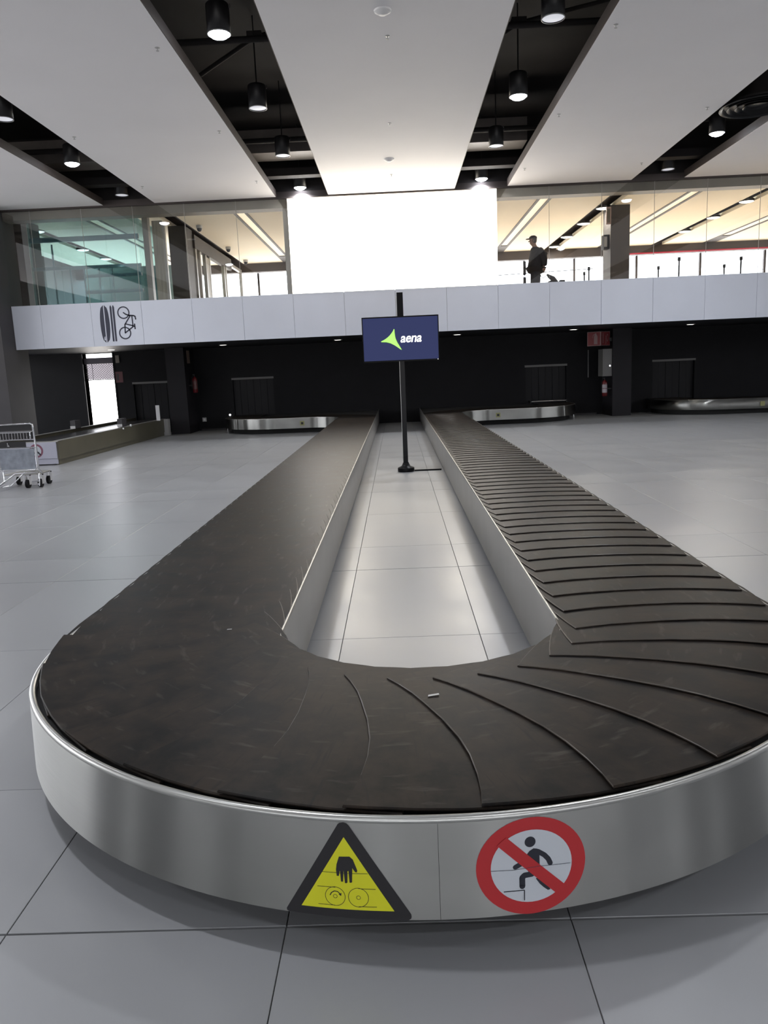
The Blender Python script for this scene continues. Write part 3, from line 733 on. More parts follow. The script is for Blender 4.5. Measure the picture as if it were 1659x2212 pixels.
# warning triangle
tri_out = [(-.2576, .4131), (-.2530, .4170), (-.2430, .4190), (-.2340, .4165), (-.2283, .4102), (-.0756, .1465), (-.0748, .1390), (-.0762, .1330), (-.0839, .1275), (-.403, .1290), (-.4090, .1330), (-.4094, .1391)]
tri = decal(car, 'warning_sticker', M['ink'], [[(u, min(z, .396) if z > .396 else z) for u, z in tri_out] if False else [(u, .132+(z-.1275)*.268/.2915) for u, z in tri_out]], 0,
            'black and yellow triangular hand crush warning sticker')
fz = lambda z: .132+(z-.1275)*.268/.2915
def Z_(l): return [(u, fz(z)) for u, z in l]
decal(tri, 'yellow_field', M['yellow'], [Z_([(-.2432, .3754), (-.3667, .154), (-.1186, .1555)])], 1)
hand = [(-.2581, .3158), (-.2302, .3177), (-.2215, .3094), (-.2111, .2767), (-.2125, .2707), (-.2168, .2711), (-.2239, .2831), (-.2261, .2399), (-.2293, .2380), (-.2328, .2383), (-.2345, .274),
        (-.237, .2727), (-.2385, .2379), (-.2415, .2358), (-.2451, .2362), (-.2475, .2744), (-.2500, .2407), (-.2525, .2395), (-.2556, .2405), (-.2568, .2737), (-.2605, .2567), (-.2662, .2566), (-.2675, .2753), (-.2653, .2922)]
pic = [Z_(hand)]
for c_ in ((-.2728, .1935), (-.2112, .1936)):
    cz = (c_[0], fz(c_[1])); pic += ring_polys(cz, .0265, .0014); pic += ring_polys(cz, .0052, .0012, 14)
for a, b_ in (((-.32, .2204), (-.2714, .221)), ((-.3198, .1655), (-.2745, .1655)), ((-.2105, .2213), (-.1651, .2216)), ((-.2110, .1660), (-.1638, .1674))):
    pic += stroke(Z_([a, b_]), .0014, False)
pic += stroke(Z_([(-.2863, .1964), (-.2825, .204), (-.2743, .2096), (-.2655, .208), (-.2600, .2020)]), .0026)
pic += [Z_([(-.2640, .2008), (-.2555, .2045), (-.2572, .1950)])]
decal(tri, 'hand_and_rollers_print', M['ink'], pic, 2)
decal(tri, 'scratch', M['navy'], stroke(Z_([(-.306, .2665), (-.245, .266), (-.184, .2685)]), .0012, False), 3)
# prohibition sign
C0 = (.2405, fz(.272)); R0 = .134
nos = decal(car, 'prohibition_sticker', M['red'], [disc(C0, .146, 56, R0)], 0, 'round red and white no stepping sticker')
decal(nos, 'white_field', M['white_s'], [disc((C0[0], C0[1]), .108, 48, .100)], 1)
man = [disc((.2367, fz(.3454)), .0146, 20)]
man += [Z_([(.2265, .3076), (.2348, .3186), (.2452, .325), (.2555, .3225), (.2610, .318), (.2610, .2744), (.2480, .262), (.2330, .252), (.2200, .276)])]
man += stroke(Z_([(.2570, .3140), (.2740, .3010), (.2840, .2880), (.2895, .2740)]), .0135)
man += stroke(Z_([(.1965, .2740), (.2190, .2860)]), .0135)
man += stroke(Z_([(.2400, .2480), (.2200, .2465), (.2140, .2400), (.2140, .2140)]), .0155)
man += [Z_([(.2500, .2330), (.2600, .2160), (.2700, .2040), (.2820, .1930), (.2890, .1945), (.2860, .2000), (.2640, .2400)])]
man += stroke(Z_([(.1648, .2025), (.2192, .2018), (.2189, .1704)]), .0026, False)
decal(nos, 'stepping_figure_print', M['navy'], man, 2)
decal(nos, 'red_bar', M['red'], [Z_([(.1783-.004, .3601+.006), (.1538-.004, .3374+.006), (.3041+.004, .1826-.006), (.3277+.004, .2057-.006)])], 3)
decal(nos, 'scratch', M['picto'], stroke(Z_([(.1325, .269), (.1900, .2665), (.2560, .2700), (.3439, .2658)]), .0011, False), 4)

# small square stickers on the wing fronts
for sgn in (-1, 1):
    x = sgn*2.62
    o = put('square_sticker', MB().box(x-.06, x+.06, 20.938, 20.943, .20, .32), M['dullyel'], car)
    put('sticker_print', MB().box(x-.032, x+.032, 20.934, 20.937, .23, .29), M['ink'], o)
# rollers / guard posts at the wall end of the wings
for sgn in (-1, 1):
    put('guard_post', MB().cyl((sgn*5.12, 23.2, 0), (sgn*5.12, 23.2, .22), .035, n=10).cyl((sgn*5.12, 23.2, .22), (sgn*5.12, 23.2, .24), .045, n=10), M['chrome'], car)

# ---- neighbour carousel at the right
c2 = thing('baggage_carousel', 'far baggage carousel with a curved steel front at the right edge', 'baggage carousel', (8.85, 22.85, 0))
path2 = [(7.35, YW-.05), (7.35, 22.9)] + arc(8.85, 22.85, 1.5, 180, 265, 16) + [(9.3, 21.28), (10.8, 21.1), (13, 21.0)]
put('fascia_panel', sweep(MB(), path2, [(-.004, .40), (0, .40), (.006, .135), (-.01, .13)]), M['steelb'], c2)
put('rim', sweep(MB(), path2, [(-.02, .40), (-.012, .412), (-.002, .41), (.002, .40)]), M['rim'], c2)
put('plinth', sweep(MB(), path2, [(-.14, 0), (-.14, .3)]), M['under'], c2)
i2 = offs(path2, -.98); mb = MB(); vs = []; fs = []
for (x0, y0), (x1, y1) in zip(offs(path2, -.03), i2): vs += [(x0, y0, .408), (x1, min(y1, YW-.06), .408)]
for i in range(len(path2)-1): fs.append((2*i, 2*i+1, 2*i+3, 2*i+2))
mb.add(vs, fs); put('belt', mb, M['rubber'], c2)
o = put('square_sticker', MB().box(9.66, 9.78, 21.195, 21.2, .20, .32), M['dullyel'], c2)

# =================================================================== SCREEN ON ITS STAND
PX, PY = .04, 11.95
st = thing('screen_stand', 'tall black pole stand with a bell shaped base between the two belts', 'stand', (PX, PY, 0))
put('base', MB().lathe([(.001, 0), (.125, 0), (.128, .01), (.128, .055), (.12, .065), (.07, .085), (.05, .12), (.045, .14)], (PX, PY, 0), 32), M['blackm'], st)
put('pole', MB().box(PX-.036, PX+.036, PY-.03, PY+.03, .10, 2.66), M['blackm'], st)
put('top_sleeve', MB().box(PX-.046, PX+.046, PY-.043, PY+.045, 2.2, 2.67), M['blackp'], st)
put('side_strip', MB().box(PX-.062, PX-.047, PY-.02, PY+.04, 2.22, 2.62), M['white'], st, label='white edge strip')
put('pole_edge', MB().box(PX-.042, PX-.0365, PY-.032, PY+.02, .14, 2.2), M['rim'], st, label='bright left edge of the pole')
tv = thing('flat_screen', 'lit dark blue flat screen with a green star logo, high on the black pole', 'screen', (.035, PY-.09, 2.0))
x0, x1, z0, z1 = -.537, .60, 1.668, 2.324
def tvq(mb, polys, y, th=.0006):
    for p in polys:
        n = len(p); mb.add([(x, y, z) for x, z in p]+[(x, y+th, z) for x, z in p], [tuple(range(n)), tuple(range(2*n-1, n-1, -1))]+[(i, n+i, n+(i+1) % n, (i+1) % n) for i in range(n)])
    return mb
put('housing', MB().box(x0, x1, PY-.10, PY-.0456, z0, z1), M['blackp'], tv)
put('bezel', MB().box(x0, x1, PY-.112, PY-.10, z1-.018, z1).box(x0, x1, PY-.112, PY-.10, z0, z0+.02).box(x0, x0+.014, PY-.112, PY-.10, z0+.02, z1-.018).box(x1-.014, x1, PY-.112, PY-.10, z0+.02, z1-.018), M['blackp'], tv)
scr = put('display', MB().box(x0+.014, x1-.014, PY-.106, PY-.10, z0+.02, z1-.018), M['screen'], tv)
logo = [(-.065, 2.143), (-.082, 2.110), (-.103, 2.082), (-.130, 2.052), (-.16, 2.026), (-.19, 2.005), (-.217, 1.99), (-.262, 1.969), (-.262, 1.962), (-.187, 1.958), (-.124, 1.94), (-.062, 1.906), (-.016, 1.873), (.028, 1.840),
        (.036, 1.846), (.001, 1.907), (-.020, 1.942), (-.036, 1.978), (-.047, 2.013), (-.053, 2.049), (-.057, 2.090), (-.058, 2.141)]
logo_d = [(x+.006+(.004 if z < 2.0 else 0), z-.008) for x, z in logo]
put('star_shadow', tvq(MB(), [logo_d], PY-.1066), M['limed'], scr)
put('star_logo', tvq(MB(), [logo], PY-.1074), M['lime'], scr)
cu_ = bpy.data.curves.new('lettering', 'FONT'); cu_.body = 'aena'; cu_.size = .148; cu_.shear = .22; cu_.offset = .0027; cu_.space_character = .97; cu_.extrude = .0006
to = bpy.data.objects.new('lettering_curve', cu_); C.objects.link(to); bpy.context.view_layer.update()
me = bpy.data.meshes.new_from_object(to.evaluated_get(bpy.context.evaluated_depsgraph_get())); bpy.data.objects.remove(to)
xs = [v.co.x for v in me.vertices]; ys = [v.co.y for v in me.vertices]
wx = max(xs)-min(xs); hy = max(ys)-min(ys)
for v_ in me.vertices:
    a, b_, c_ = v_.co; v_.co = (.028+(a-min(xs))*.314/wx-.035, -c_-.1074+.09, 1.940+(b_-min(ys))*.096/hy-2.0)
me.materials.clear(); me.materials.append(M['lit_white'])
lt = bpy.data.objects.new('lettering', me); C.objects.link(lt); lt.parent = scr
put('power_light', MB().box(.572, .580, PY-.1132, PY-.112, 1.674, 1.684), M['lit_white'], tv)
put('bracket', MB().box(PX-.12, PX+.12, PY-.0455, PY-.0452, 1.85, 2.15), M['blackm'], tv)
cc = tag(put('cable_cover', MB().prism([(.17, 11.93), (.585, 11.93), (.585, 11.97), (.17, 11.97)], 0, .022), M['blackm'], loc=(.37, 11.95, 0)), 'black cable cover on the floor from the pole base to the right belt', 'cable cover')

# =================================================================== LEFT CONVEYOR (bulky baggage)
dz = .46
cv = thing('bulky_baggage_conveyor', 'low conveyor with olive grey side running to the dark wall at left', 'conveyor', (-7.35, 18.7, 0))
put('side_panel', MB().box(-6.74, -6.70, 15.12, 22.35, .10, dz), M['deskm'], cv)
put('side_plinth', MB().box(-6.78, -6.73, 15.14, 22.3, 0, .10), M['deskm'], cv)
put('end_panel', MB().box(-7.97, -6.74, 15.10, 15.14, .13, dz-.01).box(-7.97, -6.74, 15.12, 15.15, .02, .125), M['desklil'], cv, label='pale lilac grey end panel')
put('back_side', MB().box(-7.97, -7.93, 15.14, YW-.1, .05, dz+.02), M['deskm'], cv)
put('belt', MB().box(-7.85, -6.84, 15.3, YW-.02, dz-.08, dz-.045), mat('smooth_black_belt', (.03, .03, .032), .25), cv)
put('edge_rail', MB().box(-6.84, -6.70, 15.14, 22.35, dz, dz+.008).box(-7.97, -7.85, 15.14, 22.35, dz+.02, dz+.028).box(-7.97, -6.70, 15.10, 15.3, dz-.01, dz), M['steels'], cv)
put('end_cover', MB().box(-6.72, -6.58, 22.15, 22.35, 0, dz), M['lightgrey'], cv)
put('upright_plate', MB().box(-6.70, -6.60, 21.5, 21.53, dz, dz+.42), M['white'], cv, label='white upright plate')
for x, y in ((-7.91, 18.9), (-6.77, 18.9)):
    o = put('sensor_box', MB().box(x-.06, x+.06, y-.1, y+.22, dz+.02, dz+.22), M['column'], cv)
    put('sensor_front', MB().box(x-.06, x+.06, y-.115, y-.10, dz+.03, dz+.09), M['lightgrey'], o)
put('push_button', MB().cyl((-6.69, 18.75, dz-.02), (-6.66, 18.75, dz-.02), .02, n=8).cyl((-6.69, 19.3, dz+.02), (-6.66, 19.3, dz+.02), .03, n=8), M['white'], cv)
sg = MB(); sc_c = (-7.14, .29)
def front_polys(mb, polys, y, th=.002): return tvq(mb, polys, y, th)
ns = put('prohibition_sticker', front_polys(MB(), [disc(sc_c, .135, 32)], 15.097), mat('faded_sign_red', (.22, .08, .12), .5), cv, label='round no stepping sticker')
put('white_field', front_polys(MB(), [disc(sc_c, .098, 32)], 15.096, .0008), M['white_s'], ns)
put('figure_print', front_polys(MB(), [disc((-7.15, .345), .014, 12)]+stroke([(-7.15, .31), (-7.12, .27), (-7.09, .255)], .022)+stroke([(-7.15, .31), (-7.17, .25)], .03), 15.095, .0008), M['navy'], ns)
put('red_bar', front_polys(MB(), [[(-7.235, .365), (-7.215, .385), (-7.045, .215), (-7.065, .195)]], 15.094, .0008), M['navy'], ns)

# =================================================================== BAGGAGE TROLLEY
tx, ty = -5.89, 11.8
tr = thing('baggage_trolley', 'chrome baggage trolley standing at the left edge of the floor', 'trolley', (tx, ty, 0))
xl, xr = -6.20, -5.59
def P3(l): return [Vector(p) for p in l]
put('frame', MB().tube([(xl, ty, .26), (xl, ty-.0, .60), (xl, ty-.02, .9), (xl, ty-.04, .955), (xl+.03, ty-.05, .975), (xr-.03, ty-.05, .985), (xr, ty-.04, .965), (xr, ty-.02, .9), (xr, ty, .60), (xr+.0, ty, .28), (xr+.02, ty+.05, .22)], .013, 10), M['chrome'], tr)
put('frame_rail', MB().tube([(xl+.02, ty+.01, .60), (xl+.01, ty+.01, .32), (xl+.04, ty+.01, .27), (xr-.06, ty+.01, .27), (xr-.02, ty+.01, .32), (xr-.03, ty+.01, .60)], .009, 8), M['chrome'], tr)
put('handle_board', MB().box(xl+.02, xr-.03, ty-.035, ty-.022, .885, .965), M['ink'], tr)
for z in (.865, .74, .62):
    put('cross_bar', MB().tube([(xl, ty-.01, z), (xr, ty-.01, z)], .009, 8), M['chrome'], tr)
bk = put('basket', MB().tube([(xl+.02, ty-.10, .855), (xr-.02, ty-.10, .855)], .007, 6).tube([(xl+.02, ty-.10, .75), (xr-.02, ty-.10, .75)], .007, 6)
    .tube([(xl+.02, ty+.02, .74), (xl+.02, ty-.10, .75), (xl+.02, ty-.10, .855), (xl+.02, ty, .865)], .006, 6).tube([(xr-.02, ty+.02, .74), (xr-.02, ty-.10, .75), (xr-.02, ty-.10, .855), (xr-.02, ty, .865)], .006, 6), M['chrome'], tr)
for i in range(13): put('basket_wire', MB().cyl((xl+.04+i*.045, ty-.10, .75), (xl+.04+i*.045, ty-.10, .855), .003, n=5), M['chrome'], bk)
put('basket_back', MB().box(xl+.03, xr-.03, ty+.02, ty+.03, .75, .85), M['ink'], tr)
sb_ = put('sign_board', MB().box(xl+.02, xr-.14, ty-.03, ty-.018, .63, .715), M['ink'], tr)
put('sign_symbol', tvq(MB(), stroke([(-6.01, .685), (-6.00, .665), (-5.985, .650), (-6.005, .648), (-6.015, .660)], .006)+[disc((-6.008, .694), .006, 8)], ty-.0325, .001), M['white'], sb_)
put('panel_board', MB().box(xl+.03, xr-.04, ty+.0, ty+.008, .29, .60), M['board'], tr, label='scuffed grey panel')
put('base_frame', MB().tube([(xl+.05, ty+.02, .26), (xl+.07, ty-.02, .10), (xl+.02, ty-.22, .04)], .009, 6).tube([(-6.20, ty-.22, .03), (-6.02, ty-.05, .17), (-5.96, ty+.0, .225), (-5.60, ty, .235)], .010, 8)
    .tube([(-6.10, ty-.18, .05), (-5.97, ty-.15, .06), (-5.86, ty-.02, .19), (-5.82, ty+.02, .235)], .009, 8).tube([(-6.12, ty-.2, .05), (-6.05, ty-.16, .09), (-5.98, ty-.15, .08), (-5.99, ty-.17, .055), (-6.08, ty-.19, .045)], .007, 6), M['chrome'], tr)
put('platform', MB().box(xl+.06, xr-.06, ty+.05, ty+.48, .19, .205).tube([(xl+.04, ty+.05, .2), (xl+.06, ty+.5, .2), (xr-.06, ty+.5, .2), (xr-.04, ty+.05, .2)], .012, 8), M['steels'], tr)
for x, y in ((-5.77, ty-.02), (-5.60, ty+.04), (-6.12, ty+.42), (-5.64, ty+.42)):
    w = put('wheel', MB().cyl((x-.022, y, .065), (x+.022, y, .065), .065, n=20), M['blackp'], tr)
    put('fork', MB().box(x-.032, x-.027, y-.02, y+.05, .05, .20).box(x+.027, x+.032, y-.02, y+.05, .05, .20).box(x-.032, x+.032, y-.0, y+.05, .185, .20), M['chrome'], w)
put('brake_bar', MB().tube([(-5.68, ty-.07, .10), (-5.56, ty-.07, .11)], .010, 6).tube([(-5.68, ty-.07, .06), (-5.57, ty-.07, .06)], .010, 6).tube([(-5.565, ty-.06, .22), (-5.56, ty-.08, .12), (-5.575, ty-.07, .03)], .010, 6), M['chrome'], tr)

# =================================================================== WALL AND COLUMN FITTINGS
fs_ = thing('fire_sign', 'red V-shaped fire equipment sign high on the right column', 'sign', (5.98, 22.47, 2.18))
def slab_between(mb, p, q, z0, z1, t=.006):
    (ax, ay), (bx, by) = p, q; dx, dy = bx-ax, by-ay; l = math.hypot(dx, dy); nx, ny = dy/l*t, -dx/l*t
    return mb.prism([(ax, ay), (bx, by), (bx-nx, by-ny), (ax-nx, ay-ny)], z0, z1)
A, B_, D_ = (5.38, 22.62), (5.71, 22.42), (6.02, 22.62)
def on_panel(p, q, u, z, d=.003):
    (ax, ay), (bx, by) = p, q; dx, dy = bx-ax, by-ay; l = math.hypot(dx, dy); return (ax+dx*u+dy/l*d, ay+dy*u-dx/l*d, z)
for nm, p, q in (('left_face', A, B_), ('right_face', B_, D_)):
    fb = put('sign_face', slab_between(MB(), p, q, 1.985, 2.375), M['sign_line'], fs_)
    mb = MB(); a0, a1 = .05, .95
    vs = [on_panel(p, q, u, z) for u, z in ((a0, 2.0), (a1, 2.0), (a1, 2.36), (a0, 2.36))]; mb.add(vs, [(0, 1, 2, 3)]); put('red_field', mb, M['red_sign'], fb)
    mb = MB()
    if nm == 'left_face':
        shp = [[(.50, 2.03), (.76, 2.03), (.76, 2.24), (.70, 2.29), (.56, 2.29), (.50, 2.24)], [(.58, 2.29), (.68, 2.29), (.68, 2.33), (.58, 2.33)]] + stroke([(.58, 2.31), (.44, 2.28), (.40, 2.20)], .02, False)
    else:
        shp = [[(.18, 2.05), (.26, 2.05), (.26, 2.32), (.18, 2.32)], [(.50, 2.03), (.56, 2.03), (.56, 2.26), (.50, 2.26)]] + ring_polys((.70, 2.2), .09, .035, 20)
    for s_ in shp: mb.add([on_panel(p, q, u, z, .006) for u, z in s_], [tuple(range(len(s_)))])
    put('pictogram', mb, M['sign_line'], fb)
put('wall_bracket', MB().box(5.70, 6.07, 22.60, 22.62, 2.1, 2.2), M['blackm'], fs_)
hc = thing('hose_cabinet', 'light grey metal cabinet on the side of the right column', 'cabinet', (5.92, 22.9, 1.5))
put('body', MB().box(5.80, 6.065, 22.55, 23.05, 1.13, 1.89), M['dimgrey'], hc)
put('door', MB().box(5.815, 6.04, 22.54, 22.55, 1.15, 1.87), M['dimgrey'], hc)
put('latch', MB().cyl((6.0, 22.54, 1.42), (6.0, 22.525, 1.42), .025, n=12), M['chrome'], hc)
co = tag(put('conduit', MB().cyl((5.64, YW-.03, 1.1), (5.64, YW-.03, 1.90), .014, n=8), M['dimgrey'], loc=(5.64, YW-.03, 1.1)), 'thin vertical conduit on the dark wall left of the grey cabinet', 'pipe')
def extinguisher(x, y, z, label, lab_m, sd=1):
    e = thing('fire_extinguisher', label, 'fire extinguisher', (x, y, z), 'fire extinguishers on the columns')
    put('cylinder', MB().lathe([(.001, 0), (.06, .005), (.072, .03), (.072, .38), (.06, .42), (.025, .45), (.02, .47)], (x, y, z), 20), M['redd'], e)
    put('valve', MB().cyl((x, y, z+.46), (x, y, z+.52), .018, n=10).box(x-.05, x+.02, y-.012, y+.012, z+.51, z+.53), M['blackm'], e)
    put('hose', MB().tube([(x-.02, y, z+.49), (x-.085, y, z+.44), (x-.092, y, z+.25), (x-.088, y, z+.12)], .009, 6), M['blackm'], e)
    put('label_sleeve', MB().lathe([(.0735, .11), (.0735, .22)], (x, y, z), 20).lathe([(.0735, .235), (.0735, .34)], (x, y, z), 20), lab_m, e, label='white label band')
    put('bracket', MB().box(min(x+sd*.07, x+sd*.18), max(x+sd*.07, x+sd*.19), y-.02, y+.02, z+.2, z+.24), M['blackm'], e)
    return e
extinguisher(5.88, 22.62, .56, 'red fire extinguisher with white label under the grey cabinet', mat('extinguisher_label', (.34, .31, .34), .5))
e2 = extinguisher(-5.90, 22.85, 1.15, 'dark red fire extinguisher on the side of the left column', mat('dull_label', (.12, .05, .05), .5), -1)
ls = tag(put('wall_sign', MB().box(-6.065, -5.98, 22.8, 22.82, 2.0, 2.36), mat('dull_brown_sign', (.08, .05, .035), .6), loc=(-6.02, 22.8, 2.0)), 'small dull sign plate high on the left column', 'sign')
so = thing('wall_socket', 'small grey wall socket low on the dark wall right of the left column', 'socket', (-5.88, YW-.01, .33))
put('plate', MB().box(-5.95, -5.83, YW-.015, YW, .27, .39), M['lightgrey'], so)
put('insert', MB().box(-5.92, -5.86, YW-.02, YW-.015, .30, .36), M['white'], so)
tag(put('white_spot', MB().lathe([(.001, -.035), (.03, -.02), (.035, 0), (.03, .02), (.001, .035)], (-5.10, 23.56, .44), 12), M['lit_white'], loc=(-5.10, 23.56, .44)), 'tiny bright white spot beside the left wall opening', 'light')  # small glowing ball beside the left wall opening
tag(put('alarm_box', MB().box(-8.40, -8.29, YW-.04, YW-.001, 2.12, 2.34), M['beam'], loc=(-8.34, YW, 2.2)), 'small box high on the dark wall right of the service door', 'box')
s3 = thing('fire_sign', 'small dark red sign on the wall right of the service door', 'sign', (-8.38, YW, 1.7))
put('plate', MB().box(-8.46, -8.24, YW-.008, YW-.001, 1.54, 1.86), mat('dull_red_plate', (.10, .03, .035), .5), s3)
put('print', MB().box(-8.42, -8.36, YW-.010, YW-.008, 1.60, 1.80), M['column'], s3)
gb = thing('guard_bar', 'bright horizontal steel bar across the right wall opening', 'bar', (4.42, 23.3, .45))
put('bar', MB().cyl((3.88, 23.25, .47), (4.93, 23.25, .47), .018, n=10), M['rim'], gb)
put('bracket', MB().box(3.86, 3.90, 23.22, YW, .42, .49).box(4.91, 4.95, 23.22, YW, .42, .49), M['blackm'], gb)

# upper column fittings
xs_ = thing('column_sign', 'narrow framed sign high on the upper right column', 'sign', (5.97, 22.5, 5.4))
put('frame', MB().box(5.87, 5.96, 22.47, 22.49, 5.23, 5.27).box(5.87, 5.96, 22.47, 22.49, 5.64, 5.68).box(5.85, 5.87, 22.47, 22.49, 5.23, 5.68).box(5.96, 5.98, 22.47, 22.49, 5.23, 5.68), mat('pale_pink_frame', (.5, .36, .33), .5), xs_)
put('face', MB().box(5.87, 5.96, 22.48, 22.49, 5.27, 5.64), M['beam'], xs_)
ab = thing('wall_cabinet', 'small white and dark box on the left side of the upper right column', 'cabinet', (5.92, 22.7, 4.75))
put('body', MB().box(5.82, 5.975, 22.6, 22.85, 4.60, 4.98), M['blackp'], ab)
put('front_plate', MB().box(5.83, 5.91, 22.59, 22.60, 4.66, 4.93), M['lightgrey'], ab)

# =================================================================== PICTOGRAMS ON THE PARAPET (surfboard, skis, bicycle)
yq = YP-.003
pg = thing('baggage_pictogram', 'dark surfboard, skis and bicycle pictogram on the pale parapet panel at left', 'sign', (-6.85, YP, 2.97))
def oval(cx, z0, z1, w, side):
    out = []; n = 14
    for i in range(n+1):
        t = i/n; z = z0+(z1-z0)*t; ww = w*math.sqrt(max(0, 1-(2*t-1)**2))**.8; out.append((cx+side*ww, z))
    return out
for sd_ in (-1, 1):
    o_ = oval(-7.18+sd_*.012, 2.52, 3.425, .105, sd_); poly = [(-7.18+sd_*.012, 2.52)]+o_[1:-1]+[(-7.18+sd_*.012, 3.425)]
    put('surfboard_half', tvq(MB(), [poly if sd_ > 0 else poly], yq, .002), M['picto'], pg)
put('surfboard_fin', tvq(MB(), [[(-7.20, 2.585), (-7.205, 2.68), (-7.225, 2.66), (-7.235, 2.60), (-7.22, 2.575)]], yq-.001, .001), M['parapet'], pg, label='pale fin shape')
for a, b_ in ((-7.03, -6.985), (-6.965, -6.92)):
    put('ski', tvq(MB(), [[(a, 2.545), (b_, 2.545), (b_+.002, 3.36), (b_-.012, 3.40), ((a+b_)/2, 3.415), (a+.008, 3.40), (a-.002, 3.36)]], yq, .002), M['picto'], pg)
bw = .031; W1, W2 = (-6.70, 3.225), (-6.705, 2.735)
bike = ring_polys(W1, .137, bw)+ring_polys(W2, .137, bw)
bike += stroke([(-6.70, 3.225), (-6.64, 3.18), (-6.56, 3.155), (-6.46, 3.145), (-6.42, 3.125), (-6.412, 3.06)], bw)
bike += stroke([(-6.50, 3.145), (-6.492, 2.90)], bw)+stroke([(-6.545, 3.14), (-6.68, 2.955)], bw)
bike += stroke([(-6.68, 2.955), (-6.50, 2.905), (-6.455, 2.885)], bw)+stroke([(-6.69, 2.94), (-6.70, 2.74), (-6.50, 2.875)], bw)+stroke([(-6.45, 2.94), (-6.447, 2.83)], bw)
put('bicycle', tvq(MB(), bike, yq, .002), M['picto'], pg)

# =================================================================== SCRAPS
def scrap(x, y, z, s_, a, label, m):
    c, sn = math.cos(a), math.sin(a); pts = [(-s_, -s_*.25), (s_*.9, -s_*.3), (s_, s_*.2), (-s_*.7, s_*.3)]
    mb = MB().prism([(x+px_*c-py_*sn, y+px_*sn+py_*c) for px_, py_ in pts], z, z+.0012)
    tag(put('paper_scrap', mb, m, loc=(x, y, z)), label, 'litter')
scrap(.025, 2.54, .4235, .022, .35, 'tiny white scrap on the front belt plates, upper middle', M['lightgrey'])
scrap(-.85, 3.33, .424, .011, .2, 'tiny pale scrap on the left curve of the belt', M['lightgrey'])

# =================================================================== UPPER FLOOR PEOPLE AND THINGS
def skin_mesh(name, verts, edges, radii, m, parent, subd=2, root=0):
    me = bpy.data.meshes.new(name); me.from_pydata(verts, edges, []); o = bpy.data.objects.new(name, me); C.objects.link(o)
    mod = o.modifiers.new('skin', 'SKIN'); sv = me.skin_vertices[0].data
    for i, r in enumerate(radii):
        sv[i].radius = (r, r) if not isinstance(r, tuple) else r; sv[i].use_root = (i == root)
    s2 = o.modifiers.new('sub', 'SUBSURF'); s2.levels = subd; s2.render_levels = subd
    bpy.context.view_layer.update()
    me2 = bpy.data.meshes.new_from_object(o.evaluated_get(bpy.context.evaluated_depsgraph_get())); bpy.data.objects.remove(o)
    me2.name = name; me2.materials.clear(); me2.materials.append(m)
    for p in me2.polygons: p.use_smooth = True
    o = bpy.data.objects.new(name, me2); C.objects.link(o); base = worldloc(parent)
    o.parent = parent; me2.transform(Matrix.Translation(-base)); return o
mx_, my_, mz_ = 3.56, 20.6, ZF2
per = thing('person', 'man in dark cap, long coat and dark trousers stooping behind the upper glass', 'person', (mx_, my_, mz_))
G = lambda x, y, z: (mx_+x, my_+y, mz_+z)
V_ = [G(.02, 0, .90), G(.02, 0, 1.08), G(.06, 0, 1.30), G(.03, 0, 1.47), G(-.01, 0, 1.54), G(-.045, 0, 1.63), G(-.05, 0, 1.70),   # 0-6 spine, neck, head
      G(.0, -.09, .86), G(-.04, -.10, .47), G(.02, -.10, .09), G(-.06, -.11, .035), G(-.14, -.115, .03),                                 # 7-11 right leg (near)
      G(.05, .09, .86), G(.06, .10, .47), G(.12, .10, .09), G(.05, .11, .035), G(-.03, .115, .03),                                      # 12-16
      G(.10, -.17, 1.40), G(.19, -.22, 1.15), G(.20, -.20, .98),                                                                       # 17-19 near arm
      G(.08, .17, 1.40), G(.02, .23, 1.15), G(-.10, .19, 1.05)]                                                                         # 20-22 far arm
E_ = [(0, 1), (1, 2), (2, 3), (3, 4), (4, 5), (5, 6), (0, 7), (7, 8), (8, 9), (9, 10), (10, 11), (0, 12), (12, 13), (13, 14), (14, 15), (15, 16), (2, 17), (17, 18), (18, 19), (2, 20), (20, 21), (21, 22)]
R0_ = [.15, .15, .15, .065, .055, .085, .085, .085, .055, .038, .034, .026, .085, .055, .038, .034, .026, .06, .042, .028, .06, .042, .028]
body = skin_mesh('body', V_, E_, R0_, M['skin'], per)
# head details
hp = MB().lathe([(.001, -.115), (.04, -.105), (.065, -.07), (.078, -.02), (.084, .03), (.080, .07), (.055, .105), (.001, .12)], G(-.045, 0, 1.655), 20); put('head', hp, M['skin'], per)
put('nose', MB().cyl(G(-.115, 0, 1.655), G(-.150, 0, 1.635), .009, .016, 8), M['skin'], per)
for s_ in (-1, 1):
    put('ear', MB().lathe([(.001, -.03), (.012, -.02), (.014, .01), (.001, .03)], G(-.03, s_*.083, 1.65), 10), M['skin'], per)
    put('eye', MB().lathe([(.001, -.008), (.008, 0), (.001, .008)], G(-.118, s_*.03, 1.67), 8), M['ink'], per)
put('mouth', MB().tube([G(-.115, -.02, 1.60), G(-.122, 0, 1.60), G(-.115, .02, 1.60)], .005, 6), M['ink'], per)
put('hair', MB().lathe([(.060, -.07), (.084, -.03), (.090, .02), (.088, .05)], G(-.028, 0, 1.66), 18), M['hair'], per)
put('cap', MB().lathe([(.001, .075), (.05, .072), (.092, .045), (.102, .015), (.098, .0), (.085, -.004)], G(-.035, 0, 1.71), 22).prism([(mx_-.215+.0, my_-.03), (mx_-.19, my_-.06), (mx_-.10, my_-.085), (mx_-.10, my_+.085), (mx_-.19, my_+.06), (mx_-.215, my_+.03)], mz_+1.697, mz_+1.709), M['cloth'], per)
